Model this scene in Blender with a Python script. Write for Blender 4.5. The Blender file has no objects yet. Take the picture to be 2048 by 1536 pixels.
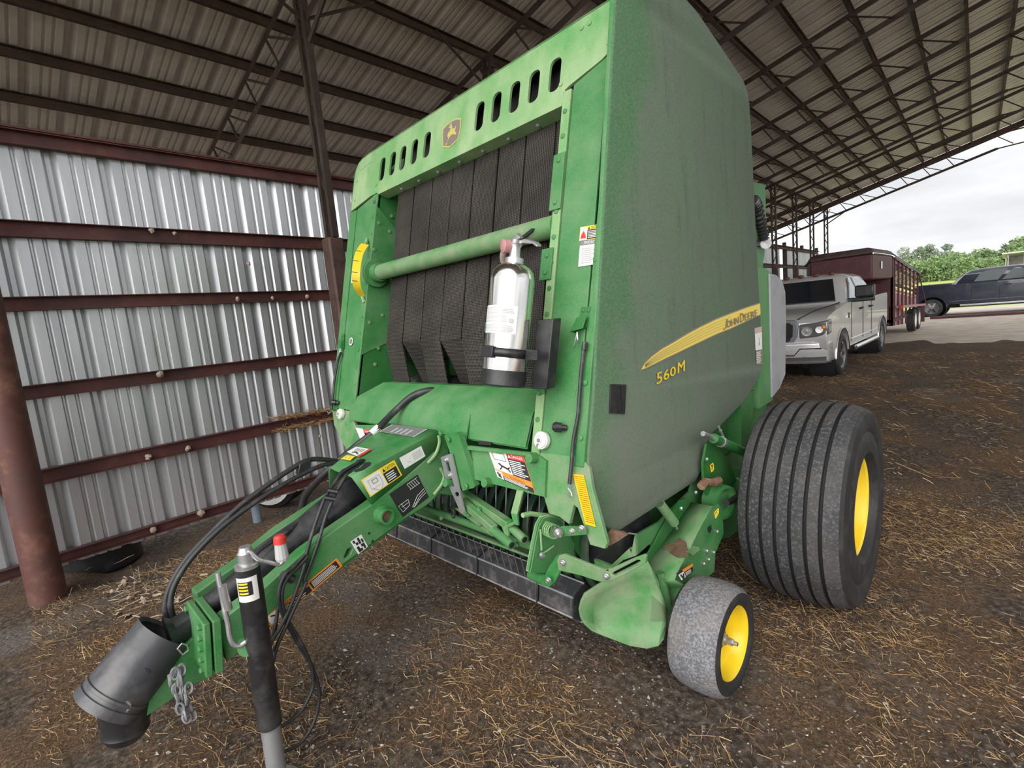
import bpy, bmesh, math, random
from mathutils import Vector, Matrix, noise
from mathutils.geometry import tessellate_polygon
R = math.radians
V = Vector
random.seed(7)
C = bpy.context.scene.collection
SC = bpy.context.scene

# ------------------------------------------------------------------ camera
# world: X to the picture's right across the baler, Y away from the viewer along it, Z up; the shed is turned 2.4 degrees against the baler
F = 994.2
SB, CB = math.sin(R(-2.407)), math.cos(R(-2.407))
EU, EV = V((SB, -CB, 0)), V((CB, SB, 0))
def _cam():
    ya, pi_, ro = R(43.352), R(7.2994), R(-5.4431)
    f = V((math.cos(pi_) * math.cos(ya), math.cos(pi_) * math.sin(ya), -math.sin(pi_)))
    r = V((math.sin(ya), -math.cos(ya), 0)); u = r.cross(f)
    r2 = r * math.cos(ro) + u * math.sin(ro); u2 = -r * math.sin(ro) + u * math.cos(ro)
    t = lambda a: V((a.dot(EU), a.dot(EV), a.z))
    return t(r2), t(u2), t(-f)
CX, CY, CZ = _cam()
CAMH = 1.55
cd = bpy.data.cameras.new('camera'); cam = bpy.data.objects.new('camera', cd); C.objects.link(cam)
m = Matrix.Identity(4)
for i, a in enumerate((CX, CY, CZ)):
    for j in range(3): m[j][i] = a[j]
m[2][3] = CAMH
cam.matrix_world = m
cd.sensor_width = 36; cd.lens = F / 2048 * 36; cd.clip_start = .02; cd.clip_end = 900
SC.camera = cam
# ------------------------------------------------------------------ exposure, world, sun
vs = SC.view_settings
vs.view_transform = 'Standard'; vs.look = 'None'; vs.exposure = 0.6; vs.gamma = 1; vs.use_curve_mapping = False
SKY = 1.0
w = bpy.data.worlds.new('overcast_sky'); SC.world = w; w.use_nodes = True
nt = w.node_tree; nt.nodes.clear()
def N(nt, t, **k):
    n = nt.nodes.new(t)
    for a, b in k.items():
        if a.startswith('i_'): n.inputs[int(a[2:])].default_value = b
        else: setattr(n, a, b)
    return n
L = lambda nt, a, b: nt.links.new(a, b)
tc = N(nt, 'ShaderNodeTexCoord'); mp = N(nt, 'ShaderNodeMapping'); mp.inputs['Scale'].default_value = (1.0, 1.0, 3.2); mp.inputs['Location'].default_value = (.3, .1, .55)
nz = N(nt, 'ShaderNodeTexNoise'); nz.inputs['Scale'].default_value = 1.7; nz.inputs['Detail'].default_value = 5; nz.inputs['Roughness'].default_value = .5
cr = N(nt, 'ShaderNodeValToRGB')
cr.color_ramp.elements[0].position = .36; cr.color_ramp.elements[0].color = (.40, .42, .45, 1)
cr.color_ramp.elements[1].position = .60; cr.color_ramp.elements[1].color = (.78, .785, .79, 1)
bg = N(nt, 'ShaderNodeBackground'); bg.inputs['Strength'].default_value = SKY; ow = N(nt, 'ShaderNodeOutputWorld')
L(nt, tc.outputs['Generated'], mp.inputs['Vector']); L(nt, mp.outputs[0], nz.inputs['Vector']); L(nt, nz.outputs[0], cr.inputs[0]); L(nt, cr.outputs[0], bg.inputs[0]); L(nt, bg.outputs[0], ow.inputs[0])
# the bright part of the overcast: a very wide, soft sun low behind the camera
sd = bpy.data.lights.new('veiled_sun', 'SUN'); sd.energy = 3.0; sd.angle = R(75); sd.color = (1, .985, .96)
so = bpy.data.objects.new('veiled_sun', sd); C.objects.link(so)
so.rotation_euler = V((-.42, 1.0, -.55)).to_track_quat('-Z', 'Y').to_euler()

# ------------------------------------------------------------------ pixel (2048x1536) to point
def ray(x, y):
    return CX * ((x - 1024) / F) - CY * ((y - 768) / F) - CZ
def PY(x, y, v):
    d = ray(x, y); d = d * (v / d.y); return V((d.x, d.y, CAMH + d.z))
def PX(x, y, u):
    d = ray(x, y); d = d * (u / d.x); return V((d.x, d.y, CAMH + d.z))
def PZ(x, y, z):
    d = ray(x, y); d = d * ((z - CAMH) / d.z); return V((d.x, d.y, z))
def PP(x, y, o, n):
    d = ray(x, y); c = V((0, 0, CAMH)); t = (o - c).dot(n) / d.dot(n); return c + d * t
def S(x0, y0, s):
    return lambda *p: [(x0 + a / s, y0 + b / s) for a, b in p]
class Fr:
    def __init__(s, o, ex, ey):
        s.o, s.x, s.y = V(o), V(ex).normalized(), V(ey).normalized(); s.n = s.x.cross(s.y).normalized()
    def __call__(s, a, b, c=0): return s.o + s.x * a + s.y * b + s.n * c
    def px(s, x, y, off=0):
        p = PP(x, y, s.o + s.n * off, s.n) - s.o; return (p.dot(s.x), p.dot(s.y))
    def off(s, d): return Fr(s.o + s.n * d, s.x, s.y)
# ------------------------------------------------------------------ mesh builder
class MB:
    def __init__(s): s.v, s.f, s.m, s.i = [], [], [], 0
    def add(s, vs, fs):
        k = len(s.v); s.v += [V(p) for p in vs]; s.f += [tuple(i + k for i in f) for f in fs]; s.m += [s.i] * len(fs); return s
    def box(s, a, b, M=None):
        a, b = V(a), V(b)
        vs = [V((x, y, z)) for z in (a.z, b.z) for y in (a.y, b.y) for x in (a.x, b.x)]
        if M is not None: vs = [M @ p if isinstance(M, Matrix) else M(*p) for p in vs]
        return s.add(vs, [(0, 2, 3, 1), (4, 5, 7, 6), (0, 1, 5, 4), (2, 6, 7, 3), (0, 4, 6, 2), (1, 3, 7, 5)])
    def tube(s, p, q, r, n=12, r2=None, cap=True):
        return s.path([p, q], r, n, r2=r2, cap=cap)
    def path(s, pts, r, n=8, r2=None, cap=True, radii=None, closed=False):
        pts = [V(p) for p in pts]; k = len(pts); vs = []
        up = None
        for i, p in enumerate(pts):
            if closed: t = pts[(i + 1) % k] - pts[i - 1]
            else: t = pts[min(i + 1, k - 1)] - pts[max(i - 1, 0)]
            t = t.normalized()
            if up is None:
                up = V((0, 0, 1)) if abs(t.z) < .9 else V((1, 0, 0))
            a = t.cross(up)
            if a.length < 1e-6: a = t.orthogonal()
            a.normalize(); b = a.cross(t).normalized(); up = b
            rr = radii[i] if radii else (r if r2 is None else r + (r2 - r) * i / max(k - 1, 1))
            for j in range(n):
                c = 2 * math.pi * j / n; vs.append(p + a * (rr * math.cos(c)) + b * (rr * math.sin(c)))
        fs = []
        for i in range(k if closed else k - 1):
            o, o2 = i * n, ((i + 1) % k) * n
            for j in range(n): fs.append((o + j, o + (j + 1) % n, o2 + (j + 1) % n, o2 + j))
        if cap and not closed: fs.append(tuple(range(n - 1, -1, -1))); fs.append(tuple(range((k - 1) * n, k * n)))
        return s.add(vs, fs)
    def lathe(s, prof, o, ax, n=32, cap=False):
        o, ax = V(o), V(ax).normalized(); a = ax.orthogonal().normalized(); b = ax.cross(a); vs = []
        for h, r in prof:
            for j in range(n):
                c = 2 * math.pi * j / n; vs.append(o + ax * h + a * (r * math.cos(c)) + b * (r * math.sin(c)))
        fs = [(i * n + j, i * n + (j + 1) % n, (i + 1) * n + (j + 1) % n, (i + 1) * n + j) for i in range(len(prof) - 1) for j in range(n)]
        if cap: fs.append(tuple(range(n - 1, -1, -1))); fs.append(tuple(range((len(prof) - 1) * n, len(prof) * n)))
        return s.add(vs, fs)
    def prism(s, poly, vec, holes=()):
        loops = [[V(p) for p in poly]] + [[V(p) for p in h] for h in holes]; vec = V(vec)
        flat = [p for l in loops for p in l]; n = len(flat)
        tris = tessellate_polygon(loops) if (holes or len(poly) > 4) else [tuple(range(len(poly)))]
        nrm = V((0, 0, 0)); l0 = loops[0]
        for i in range(len(l0)): nrm += l0[i].cross(l0[(i + 1) % len(l0)])
        flip = nrm.dot(vec) > 0
        fs = []
        for t in tris:
            t = tuple(t); tn = (flat[t[1]] - flat[t[0]]).cross(flat[t[2]] - flat[t[0]])
            if tn.dot(vec) > 0: t = t[::-1]
            fs.append(t); fs.append(tuple(i + n for i in t[::-1]))
        k = 0
        for li, l in enumerate(loops):
            ln = V((0, 0, 0))
            for i in range(len(l)): ln += l[i].cross(l[(i + 1) % len(l)])
            fw = (ln.dot(vec) > 0) == (li == 0)
            for i in range(len(l)):
                a, b = k + i, k + (i + 1) % len(l)
                fs.append((a, b, b + n, a + n) if fw else (b, a, a + n, b + n))
            k += len(l)
        return s.add(flat + [p + vec for p in flat], fs)
    def sheet(s, grid):
        h, wd = len(grid), len(grid[0])
        return s.add([p for r in grid for p in r], [(i * wd + j, i * wd + j + 1, (i + 1) * wd + j + 1, (i + 1) * wd + j) for i in range(h - 1) for j in range(wd - 1)])
    def ball(s, c, r, n=10, h=6, sc=(1, 1, 1)):
        c = V(c); vs = []
        for i in range(h + 1):
            t = math.pi * i / h
            for j in range(n):
                a = 2 * math.pi * j / n; vs.append(c + V((r * math.sin(t) * math.cos(a) * sc[0], r * math.sin(t) * math.sin(a) * sc[1], r * math.cos(t) * sc[2])))
        return s.add(vs, [(i * n + j, (i + 1) * n + j, (i + 1) * n + (j + 1) % n, i * n + (j + 1) % n) for i in range(h) for j in range(n)])
    def bolt(s, p, n, r=.009, h=.007, k=6):
        n = V(n).normalized(); s.lathe([(0, r), (h * .7, r), (h, r * .55), (h, .0001)], p, n, k); return s
    def text(s, t, P, box, shear=0., just=0):
        """letters mapped through P(a,b) into box (a0,b0,a1,b1)"""
        c = bpy.data.curves.new('t', 'FONT'); c.body = t; c.resolution_u = 2; o = bpy.data.objects.new('t', c)
        C.objects.link(o); dg = bpy.context.evaluated_depsgraph_get(); me = bpy.data.meshes.new_from_object(o.evaluated_get(dg))
        bpy.data.objects.remove(o); bpy.data.curves.remove(c)
        xs = [v.co.x for v in me.vertices]; ys = [v.co.y for v in me.vertices]
        if xs:
            x0, x1, y0, y1 = min(xs), max(xs), min(ys), max(ys); a0, b0, a1, b1 = box
            vs = [P(a0 + (v.co.x - x0) / (x1 - x0) * (a1 - a0) + shear * (v.co.y - y0) / (y1 - y0) * (b1 - b0), b0 + (v.co.y - y0) / (y1 - y0) * (b1 - b0)) for v in me.vertices]
            s.add(vs, [tuple(p.vertices) for p in me.polygons])
        bpy.data.meshes.remove(me); return s
def tag(o, label=None, cat=None, group=None, kind=None):
    if label: o['label'] = label
    if cat: o['category'] = cat
    if group: o['group'] = group
    if kind: o['kind'] = kind
    return o
def empty(name, loc, label=None, cat=None, group=None, kind=None):
    o = bpy.data.objects.new(name, None); C.objects.link(o); o.location = loc; o.empty_display_size = .1
    return tag(o, label, cat, group, kind)
def rootof(o):
    while o.parent: o = o.parent
    return o
def obj(name, mb, mats, parent=None, smooth=35, bevel=0, label=None, cat=None, group=None, kind=None, fixn=False, seg=2):
    if not isinstance(mats, (list, tuple)): mats = [mats]
    if parent is not None: o0 = rootof(parent)['_o'] if '_o' in rootof(parent) else rootof(parent).location; o0 = V(o0)
    else:
        z0 = min(p.z for p in mb.v); o0 = V(((min(p.x for p in mb.v) + max(p.x for p in mb.v)) / 2, (min(p.y for p in mb.v) + max(p.y for p in mb.v)) / 2, z0))
    me = bpy.data.meshes.new(name); me.from_pydata([p - o0 for p in mb.v], [], mb.f)
    for mt in mats: me.materials.append(mt)
    if len(mats) > 1: me.polygons.foreach_set('material_index', mb.m)
    if fixn:
        bm = bmesh.new(); bm.from_mesh(me); bmesh.ops.recalc_face_normals(bm, faces=bm.faces); bm.to_mesh(me); bm.free()
    if smooth:
        me.polygons.foreach_set('use_smooth', [True] * len(me.polygons)); me.set_sharp_from_angle(angle=R(smooth))
    me.update()
    o = bpy.data.objects.new(name, me); C.objects.link(o)
    if parent is not None: o.parent = parent
    else: o.location = o0
    if bevel:
        b = o.modifiers.new('bevel', 'BEVEL'); b.width = bevel; b.segments = seg; b.limit_method = 'ANGLE'; b.angle_limit = R(40); b.harden_normals = False
    return tag(o, label, cat, group, kind)
def copyobj(o, parent=None, off=None):
    c = o.copy(); C.objects.link(c); c.parent = parent
    if off is not None: c.location = o.location + V(off)
    return c
# ------------------------------------------------------------------ materials
def new_mat(name):
    m = bpy.data.materials.new(name); m.use_nodes = True; nt = m.node_tree; b = nt.nodes['Principled BSDF']; return m, nt, b
def mat(name, col, rough=.5, metal=0., spec=.5, noise=None, bump=None, coat=0, emit=None):
    """noise: (colour2, scale, lo, hi[, stretch]) mixes a second colour in patches; bump: (scale, strength)"""
    m, nt, b = new_mat(name); b.inputs['Roughness'].default_value = rough; b.inputs['Metallic'].default_value = metal
    b.inputs['Specular IOR Level'].default_value = spec; b.inputs['Coat Weight'].default_value = coat
    b.inputs['Base Color'].default_value = (*col, 1)
    tc = N(nt, 'ShaderNodeTexCoord')
    prev = None
    for nn in (noise if isinstance(noise, list) else [noise] if noise else []):
        c2, sc, lo, hi = nn[:4]; st = nn[4] if len(nn) > 4 else (1, 1, 1)
        mp = N(nt, 'ShaderNodeMapping'); mp.inputs['Scale'].default_value = st; L(nt, tc.outputs['Object'], mp.inputs[0])
        nz = N(nt, 'ShaderNodeTexNoise'); nz.inputs['Scale'].default_value = sc; nz.inputs['Detail'].default_value = 6; nz.inputs['Roughness'].default_value = .6; L(nt, mp.outputs[0], nz.inputs['Vector'])
        mr = N(nt, 'ShaderNodeMapRange'); mr.inputs[1].default_value = lo; mr.inputs[2].default_value = hi; L(nt, nz.outputs[0], mr.inputs[0])
        mx = N(nt, 'ShaderNodeMix', data_type='RGBA'); L(nt, mr.outputs[0], mx.inputs[0])
        if prev is None: mx.inputs[6].default_value = (*col, 1)
        else: L(nt, prev, mx.inputs[6])
        mx.inputs[7].default_value = (*c2, 1); prev = mx.outputs[2]
    if prev is not None: L(nt, prev, b.inputs['Base Color'])
    if bump:
        nz = N(nt, 'ShaderNodeTexNoise'); nz.inputs['Scale'].default_value = bump[0]; nz.inputs['Detail'].default_value = 5; L(nt, tc.outputs['Object'], nz.inputs['Vector'])
        bp = N(nt, 'ShaderNodeBump'); bp.inputs['Strength'].default_value = bump[1]; bp.inputs['Distance'].default_value = .01; L(nt, nz.outputs[0], bp.inputs['Height']); L(nt, bp.outputs[0], b.inputs['Normal'])
    if emit: b.inputs['Emission Color'].default_value = (*emit, 1); b.inputs['Emission Strength'].default_value = 1
    return m
M = {}
def srgb(r, g, b): return tuple(((c / 255 + .055) / 1.055) ** 2.4 if c > 10 else c / 3295 for c in (r, g, b))
M['galv'] = mat('galvanised_sheet', (.58, .59, .61), .34, .6, noise=[((.44, .45, .47), 7, .4, .75, (1, 1, .12)), ((.17, .14, .11), 3.2, .68, .8, (1, 1, .2))], bump=(60, .03))
M['roofgalv'] = mat('weathered_roof_sheet', (.66, .625, .57), .42, .15, noise=[((.46, .43, .385), 2.5, .45, .8, (1, .15, 1)), ((.2, .17, .14), 6, .64, .8, (1, .1, 1))])
M['oxide'] = mat('oxide_red_steel', (.095, .03, .026), .6, .1, noise=[((.14, .06, .045), 9, .5, .8), ((.045, .02, .018), 3, .45, .7)], bump=(80, .05))
M['oxidepipe'] = mat('rusty_pipe_column', (.12, .048, .040), .6, .15, noise=[((.25, .12, .08), 6, .5, .72), ((.07, .05, .045), 4, .5, .72)], bump=(60, .06))
M['oldpost'] = mat('dark_rusted_post', (.085, .048, .038), .65, .1, noise=[((.12, .065, .05), 5, .5, .75), ((.035, .025, .02), 9, .5, .75)])
M['purlin'] = mat('rusty_purlin_steel', (.05, .027, .016), .65, .1, noise=[((.085, .046, .024), 5, .45, .7), ((.03, .016, .01), 11, .5, .75)])
M['truss'] = mat('dark_truss_steel', (.034, .022, .016), .6, .1, noise=((.075, .045, .03), 6, .5, .8))
M['mudnest'] = mat('dry_mud', (.42, .33, .26), .95, noise=((.25, .19, .15), 60, .4, .7), bump=(120, .4))

# ------------------------------------------------------------------ the shed
def B(x, y, z): return V((SB * x - CB * y, CB * x + SB * y, z))     # x along the sheet wall, away; y towards that wall
TZ = .26
RY = -8.6  # unseen right edge of the roof, set this far out to darken its underside
def roofz(y): return 6.17 - TZ * y if y > RY else 6.17 - TZ * RY - TZ * (RY - y)
X0, X1 = -1.6, 24.1
XR = -.5  # unseen near edge of the roof, cut back to let more daylight in
def profile(n, pitch, rib, wid, minor=True):
    """(x, depth) along a ribbed sheet"""
    out = []
    for k in range(n):
        a = k * pitch
        out += [(a, 0), (a + wid * .24, rib), (a + wid * .55, rib), (a + wid, 0)]
        if minor:
            g = (pitch - wid) / 3
            for q in (1, 2):
                c = a + wid + g * q; out += [(c - .012, 0), (c - .004, rib * .34), (c + .006, rib * .34), (c + .020, 0)]
    out.append((n * pitch, 0)); return out
wall = empty('wall_left', B(5, 4.8, 0), kind='structure', label='ribbed galvanised sheet wall on oxide red girts, lifted clear of the ground')
pr = profile(3, .3048, .042, .085)
first = None
xs0 = X0
nsheet = 28
for k in range(nsheet):
    xa = xs0 + k * .9144
    if first is None:
        g = []
        for z in (.10, 1.0, 2.0, 3.10): g.append([B(xa + a, 4.80 + d, z) for a, d in pr])
        mb = MB().sheet(g)
        first = obj('wall_sheet', mb, M['galv'], wall, smooth=0)
    elif k in (22,): continue
    else: copyobj(first, wall, B(xa, 0, 0) - B(xs0, 0, 0))
def channel(mb, xa, xb, y, z0, z1, d=.045, t=.006, Bf=B):
    pts = [(y, z0), (y - d, z0), (y - d, z0 + t), (y - t, z0 + t), (y - t, z1 - t), (y - d, z1 - t), (y - d, z1), (y, z1)]
    mb.prism([Bf(xa, a, b) for a, b in pts], Bf(xb, 0, 0) - Bf(xa, 0, 0))
for z0, z1 in ((3.03, 3.13), (2.42, 2.53), (1.925, 2.02), (1.32, 1.418), (.722, .828), (.135, .212)):
    mb = MB(); channel(mb, X0, 24, 4.79, z0, z1, .055 if z1 > .3 else .05); obj('girt', mb, M['oxide'], wall, smooth=0)
mb = MB(); mb.box((X0, 4.73, 3.135), (24, 4.80, 3.15), lambda x, y, z: B(x, y, z)); obj('eave_angle', mb, M['oxide'], wall, smooth=0)
for x in (17.4, 19.35, 21.7, 24.1):
    mb = MB().box((x, 4.82, 0), (x + .1, 4.92, 3.3), lambda x, y, z: B(x, y, z)); obj('wall_post', mb, M['truss'], wall, smooth=0)
rnd = random.Random(3)
for (px, py, s) in ((303, 461, .02), (349, 467, .014), (320, 748, .026), (297, 914, .022), (376, 897, .022), (475, 598, .018), (545, 596, .016), (614, 593, .018), (640, 872, .013), (307, 1060, .022), (402, 1026, .03), (497, 527, .017)):
    d = ray(px, py); yy = B(0, 4.745, 0)
    n = B(0, 1, 0); p = PP(px, py, yy, n)
    mb = MB().ball(p, s, 8, 6, (1, 1, 1.1))
    for q in mb.v: q += (q - p) * rnd.uniform(-.22, .22)
    obj('mud_nest', mb, M['mudnest'], wall)
# roof sheets, one by one
ceil = empty('ceiling', B(5, 0, 5), kind='structure', label='weathered ribbed roof sheets on purlins and open web trusses')
RP = profile(3, .3048, .060, .10)
fs = None
W4 = .9144
for k in range(27):
    xa = XR + k * W4
    if fs is None:
        g = []
        for y in (8.3, 0, RY): g.append([B(xa + a, y, roofz(y) + d) for a, d in RP])
        fs = obj('roof_sheet', MB().sheet(g), M['roofgalv'], ceil, smooth=0)
    else: copyobj(fs, ceil, B(xa, 0, 0) - B(XR, 0, 0))
ys = [7.18 - .631 * k for k in range(-1, 24)]
for y in ys:
    mb = MB(); z = roofz(y)
    channel(mb, XR, X1, y, z - .105, z - .003, .05, .008); obj('purlin', mb, M['purlin'], ceil, smooth=0)
# trusses
TX = [.082 + 2.394 * k for k in range(-1, 11)]
tr0 = None
for tx in TX[1:]:
    if tr0 is None:
        tr0 = []
        def ch(y0, y1, off, w=.04): 
            mb = MB()
            for s in (-1, 1):
                a, b = B(tx, y0, roofz(y0) - off), B(tx, y1, roofz(y1) - off)
                mb.prism([a + V((w * s, 0, -.033)), a + V((w * .1 * s, 0, -.033)), a + V((w * .1 * s, 0, .033)), a + V((w * s, 0, .033))], b - a)
            return mb
        tu = obj('truss', ch(8.2, RY, .21), M['truss'], ceil, smooth=0); tr0.append((tu, None))
        lo = obj('lower_chord', ch(7.4, -.4, .62), M['truss'], tu, smooth=0); tr0.append((lo, 1))
        tie = MB().box((0, 0, 0), (1, 1, 1)); tie = MB()
        a, b = B(tx, -.4, roofz(-.4) - .62), B(tx, RY, roofz(-.4) - .25)
        tie.prism([a + V((-.025, 0, -.02)), a + V((.025, 0, -.02)), a + V((.025, 0, .02)), a + V((-.025, 0, .02))], b - a)
        tr0.append((obj('tie_chord', tie, M['truss'], tu, smooth=0), 1))
        mb = MB()
        for k in range(1, 12):
            y = ys[k]; ym = y - .315
            mb.tube(B(tx, y, roofz(y) - .21), B(tx, ym + .1, roofz(ym) - .62), .014, 5); mb.tube(B(tx, y - .03, roofz(y) - .21), B(tx, ym - .26, roofz(ym - .26) - .62), .014, 5)
        tr0.append((obj('web_rods', mb, M['truss'], tu, smooth=0, kind='stuff'), 1))
        mb = MB()
        for k in range(13, 24, 2):
            y = ys[k]; mb.tube(B(tx, y, roofz(y) - .21), B(tx, y - .4, roofz(-.4) - .56), .014, 5)
        tr0.append((obj('hanger_rods', mb, M['truss'], tu, smooth=0, kind='stuff'), 1))
    else:
        off = B(tx, 0, 0) - B(TX[1], 0, 0)
        root = copyobj(tr0[0][0], ceil, off)
        for o, _ in tr0[1:]: c = copyobj(o, root)
mb = MB()
mb.box((X1 - .02, RY, 0), (X1 + .04, 8.3, .16), lambda x, y, z: B(x, y, roofz(y) - .19 + z)); obj('eave_trim', mb, M['oxide'], ceil, smooth=0)
# columns: shaft below, lattice above
def column(x, y, zs, zt, w, label, pipe=False):
    r = empty('column', B(x, y, 0), kind='structure', label=label)
    if pipe: obj('post_shaft', MB().tube(B(x, y, -.05), B(x, y, zs), .098, 28), M['oxidepipe'], r)
    else: obj('post_shaft', MB().box((x - w / 2, y - w / 2, -.02), (x + w / 2, y + w / 2, zs), lambda a, b, c: B(a, b, c)), M['oldpost'], r, bevel=.02)
    mb = MB(); h = w / 2
    for dy in (-h, h - .045): mb.box((x - .03, y + dy, zs), (x + .03, y + dy + .045, zt), lambda a, b, c: B(a, b, c))
    obj('lattice_angles', mb, M['truss'], r, smooth=0)
    mb = MB(); n = int((zt - zs) / .28)
    for k in range(n):
        za, zb = zs + (zt - zs) * k / n, zs + (zt - zs) * (k + 1) / n
        s = 1 if k % 2 else -1; mb.tube(B(x, y - h * .8 * s, za), B(x, y + h * .8 * s, zb), .013, 5)
    obj('lattice_bars', mb, M['truss'], r, smooth=0)
    mb = MB(); mb.tube(B(x, y, zt - .65), B(x, y - .7, roofz(y - .7) - .62), .022, 5); mb.tube(B(x, y, zt - .4), B(x - .8, y, roofz(y) - .16), .016, 5); mb.tube(B(x, y, zt - .4), B(x + .8, y, roofz(y) - .16), .016, 5); obj('knee_brace', mb, M['truss'], r, smooth=0)
    return r
for i, x in enumerate(TX[1:]):
    lab = {0: 'round rusty pipe column standing on the dirt before the sheet wall', 1: 'rusty column with lattice top rising beside the green baler', 6: 'first dark lattice column from the green baler, before the distant sheet wall', 7: 'second dark lattice column from the green baler', 8: 'third dark lattice column from the green baler', 9: 'slender lattice column against the sky above the cattle trailer', 10: 'lattice column at the end of the roof'}.get(i, 'lattice topped column hidden behind the green baler')
    column(x, 4.5, 2.48, roofz(4.5) - .2, .155, lab, pipe=(i == 0))
# ------------------------------------------------------------------ ground
def dirt_mat():
    m, nt, b = new_mat('trodden_dirt'); tc = N(nt, 'ShaderNodeTexCoord'); b.inputs['Roughness'].default_value = .95; b.inputs['Specular IOR Level'].default_value = .2
    def noise_(sc, det=8, rough=.6, st=None):
        n = N(nt, 'ShaderNodeTexNoise'); n.inputs['Scale'].default_value = sc; n.inputs['Detail'].default_value = det; n.inputs['Roughness'].default_value = rough
        L(nt, tc.outputs['Object'], n.inputs['Vector']); return n
    def ramp(src, stops):
        r = N(nt, 'ShaderNodeValToRGB'); e = r.color_ramp.elements
        e[0].position, e[0].color = stops[0][0], (*stops[0][1], 1); e[1].position, e[1].color = stops[-1][0], (*stops[-1][1], 1)
        for p, c in stops[1:-1]: q = e.new(p); q.color = (*c, 1)
        L(nt, src, r.inputs[0]); return r.outputs[0]
    def mix(f, a, c2, k=1.):
        mx = N(nt, 'ShaderNodeMix', data_type='RGBA')
        if isinstance(f, float): mx.inputs[0].default_value = f
        else: L(nt, f, mx.inputs[0])
        L(nt, a, mx.inputs[6]); L(nt, c2, mx.inputs[7]); return mx.outputs[2]
    base = ramp(noise_(38).outputs[0], [(.3, (.028, .021, .016)), (.5, (.095, .072, .055)), (.72, (.25, .20, .16))])
    chaff = ramp(noise_(90, 6, .7).outputs[0], [(.35, (.042, .028, .018)), (.52, (.16, .10, .058)), (.7, (.36, .24, .145))])
    big = N(nt, 'ShaderNodeMapRange'); big.inputs[1].default_value = .44; big.inputs[2].default_value = .62; L(nt, noise_(1.3, 7, .62).outputs[0], big.inputs[0])
    col = mix(big.outputs[0], base, chaff)
    grey = ramp(noise_(55, 5, .6).outputs[0], [(.35, (.07, .06, .052)), (.7, (.28, .24, .205))])
    g2 = N(nt, 'ShaderNodeMapRange'); g2.inputs[1].default_value = .58; g2.inputs[2].default_value = .68; L(nt, noise_(.9, 5, .55).outputs[0], g2.inputs[0])
    col = mix(g2.outputs[0], col, grey)
    L(nt, col, b.inputs['Base Color'])
    bp = N(nt, 'ShaderNodeBump'); bp.inputs['Strength'].default_value = .9; bp.inputs['Distance'].default_value = .02; L(nt, noise_(45, 10, .7).outputs[0], bp.inputs['Height']); L(nt, bp.outputs[0], b.inputs['Normal'])
    return m
M['dirt'] = dirt_mat()
def gh(x, y):
    f = min(1, max(0, (16 - y) / 4))
    h = (noise.noise(V((x * 1.1, y * 1.1, 0))) * .012 + noise.noise(V((x * 5, y * 5, 3))) * .007 + noise.noise(V((x * 17, y * 17, 7))) * .004) * f
    bx, by = SB * x + CB * y, -CB * x + SB * y
    ss = lambda t: (lambda q: q * q * (3 - 2 * q))(min(1, max(0, t)))
    return h - .10 * ss((by - 4.3) / .35) * ss((bx - .2) / .3)
def rng(a, b, s):
    o = []; 
    while a < b: o.append(a); a += s
    return o
gx = rng(-22, -9, 1.0) + rng(-9, -6, .3) + rng(-6, 4.0, .05) + rng(4.0, 14, 1.0); gy = rng(-9, -.5, .8) + rng(-.5, 6.5, .05) + rng(6.5, 16.2, .2)
yj = lambda x, y: y + (1.5 * noise.noise(V((x * .8, 3, 0))) + .7 * noise.noise(V((x * 2.6, 8, 0))) if y > 16 else 0)
fl = MB().sheet([[V((x, yj(x, y), gh(x, y))) for x in gx] for y in gy])
obj('floor', fl, M['dirt'], smooth=180, kind='structure', label='dark trodden dirt floor littered with chaff under the roof')
M['yard'] = mat('pale_gravel_yard', (.66, .58, .50), .95, noise=[((.48, .40, .33), 2.2, .4, .65), ((.78, .72, .64), 60, .5, .7), ((.34, .40, .14), 1.1, .62, .72, (.3, 1, 1))], bump=(30, .5))
M['grass'] = mat('bright_field_grass', (.40, .50, .11), .9, noise=[((.52, .56, .2), .35, .4, .65, (.4, 1, 1)), ((.32, .44, .07), 3, .5, .7)], bump=(9, .8))
yg = MB().sheet([[V((x, y, -.035 if y < 14.5 else -.012)) for x in rng(-40, 60, 4)] for y in (14.2, 16.2, 18, 22, 30, 34)])
obj('gravel_ground', yg, M['yard'], smooth=180, kind='structure', label='pale sunlit gravel yard beyond the roof')
hs = lambda y: max(0, (y - 40) * .028)
obj('grass_field', MB().sheet([[V((x, y, .01 + hs(y))) for x in rng(-160, 160, 20)] for y in (33.9, 45, 60, 80, 110, 180, 400)]), M['grass'], smooth=180, kind='structure', label='bright green grass field beyond the yard')
obj('side_ground', MB().sheet([[V((x, y, -.16)) for x in (-60, 8, 60)] for y in (-60, 16.1)]), M['yard'], smooth=180, kind='structure', label='open ground round the shed')
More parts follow.
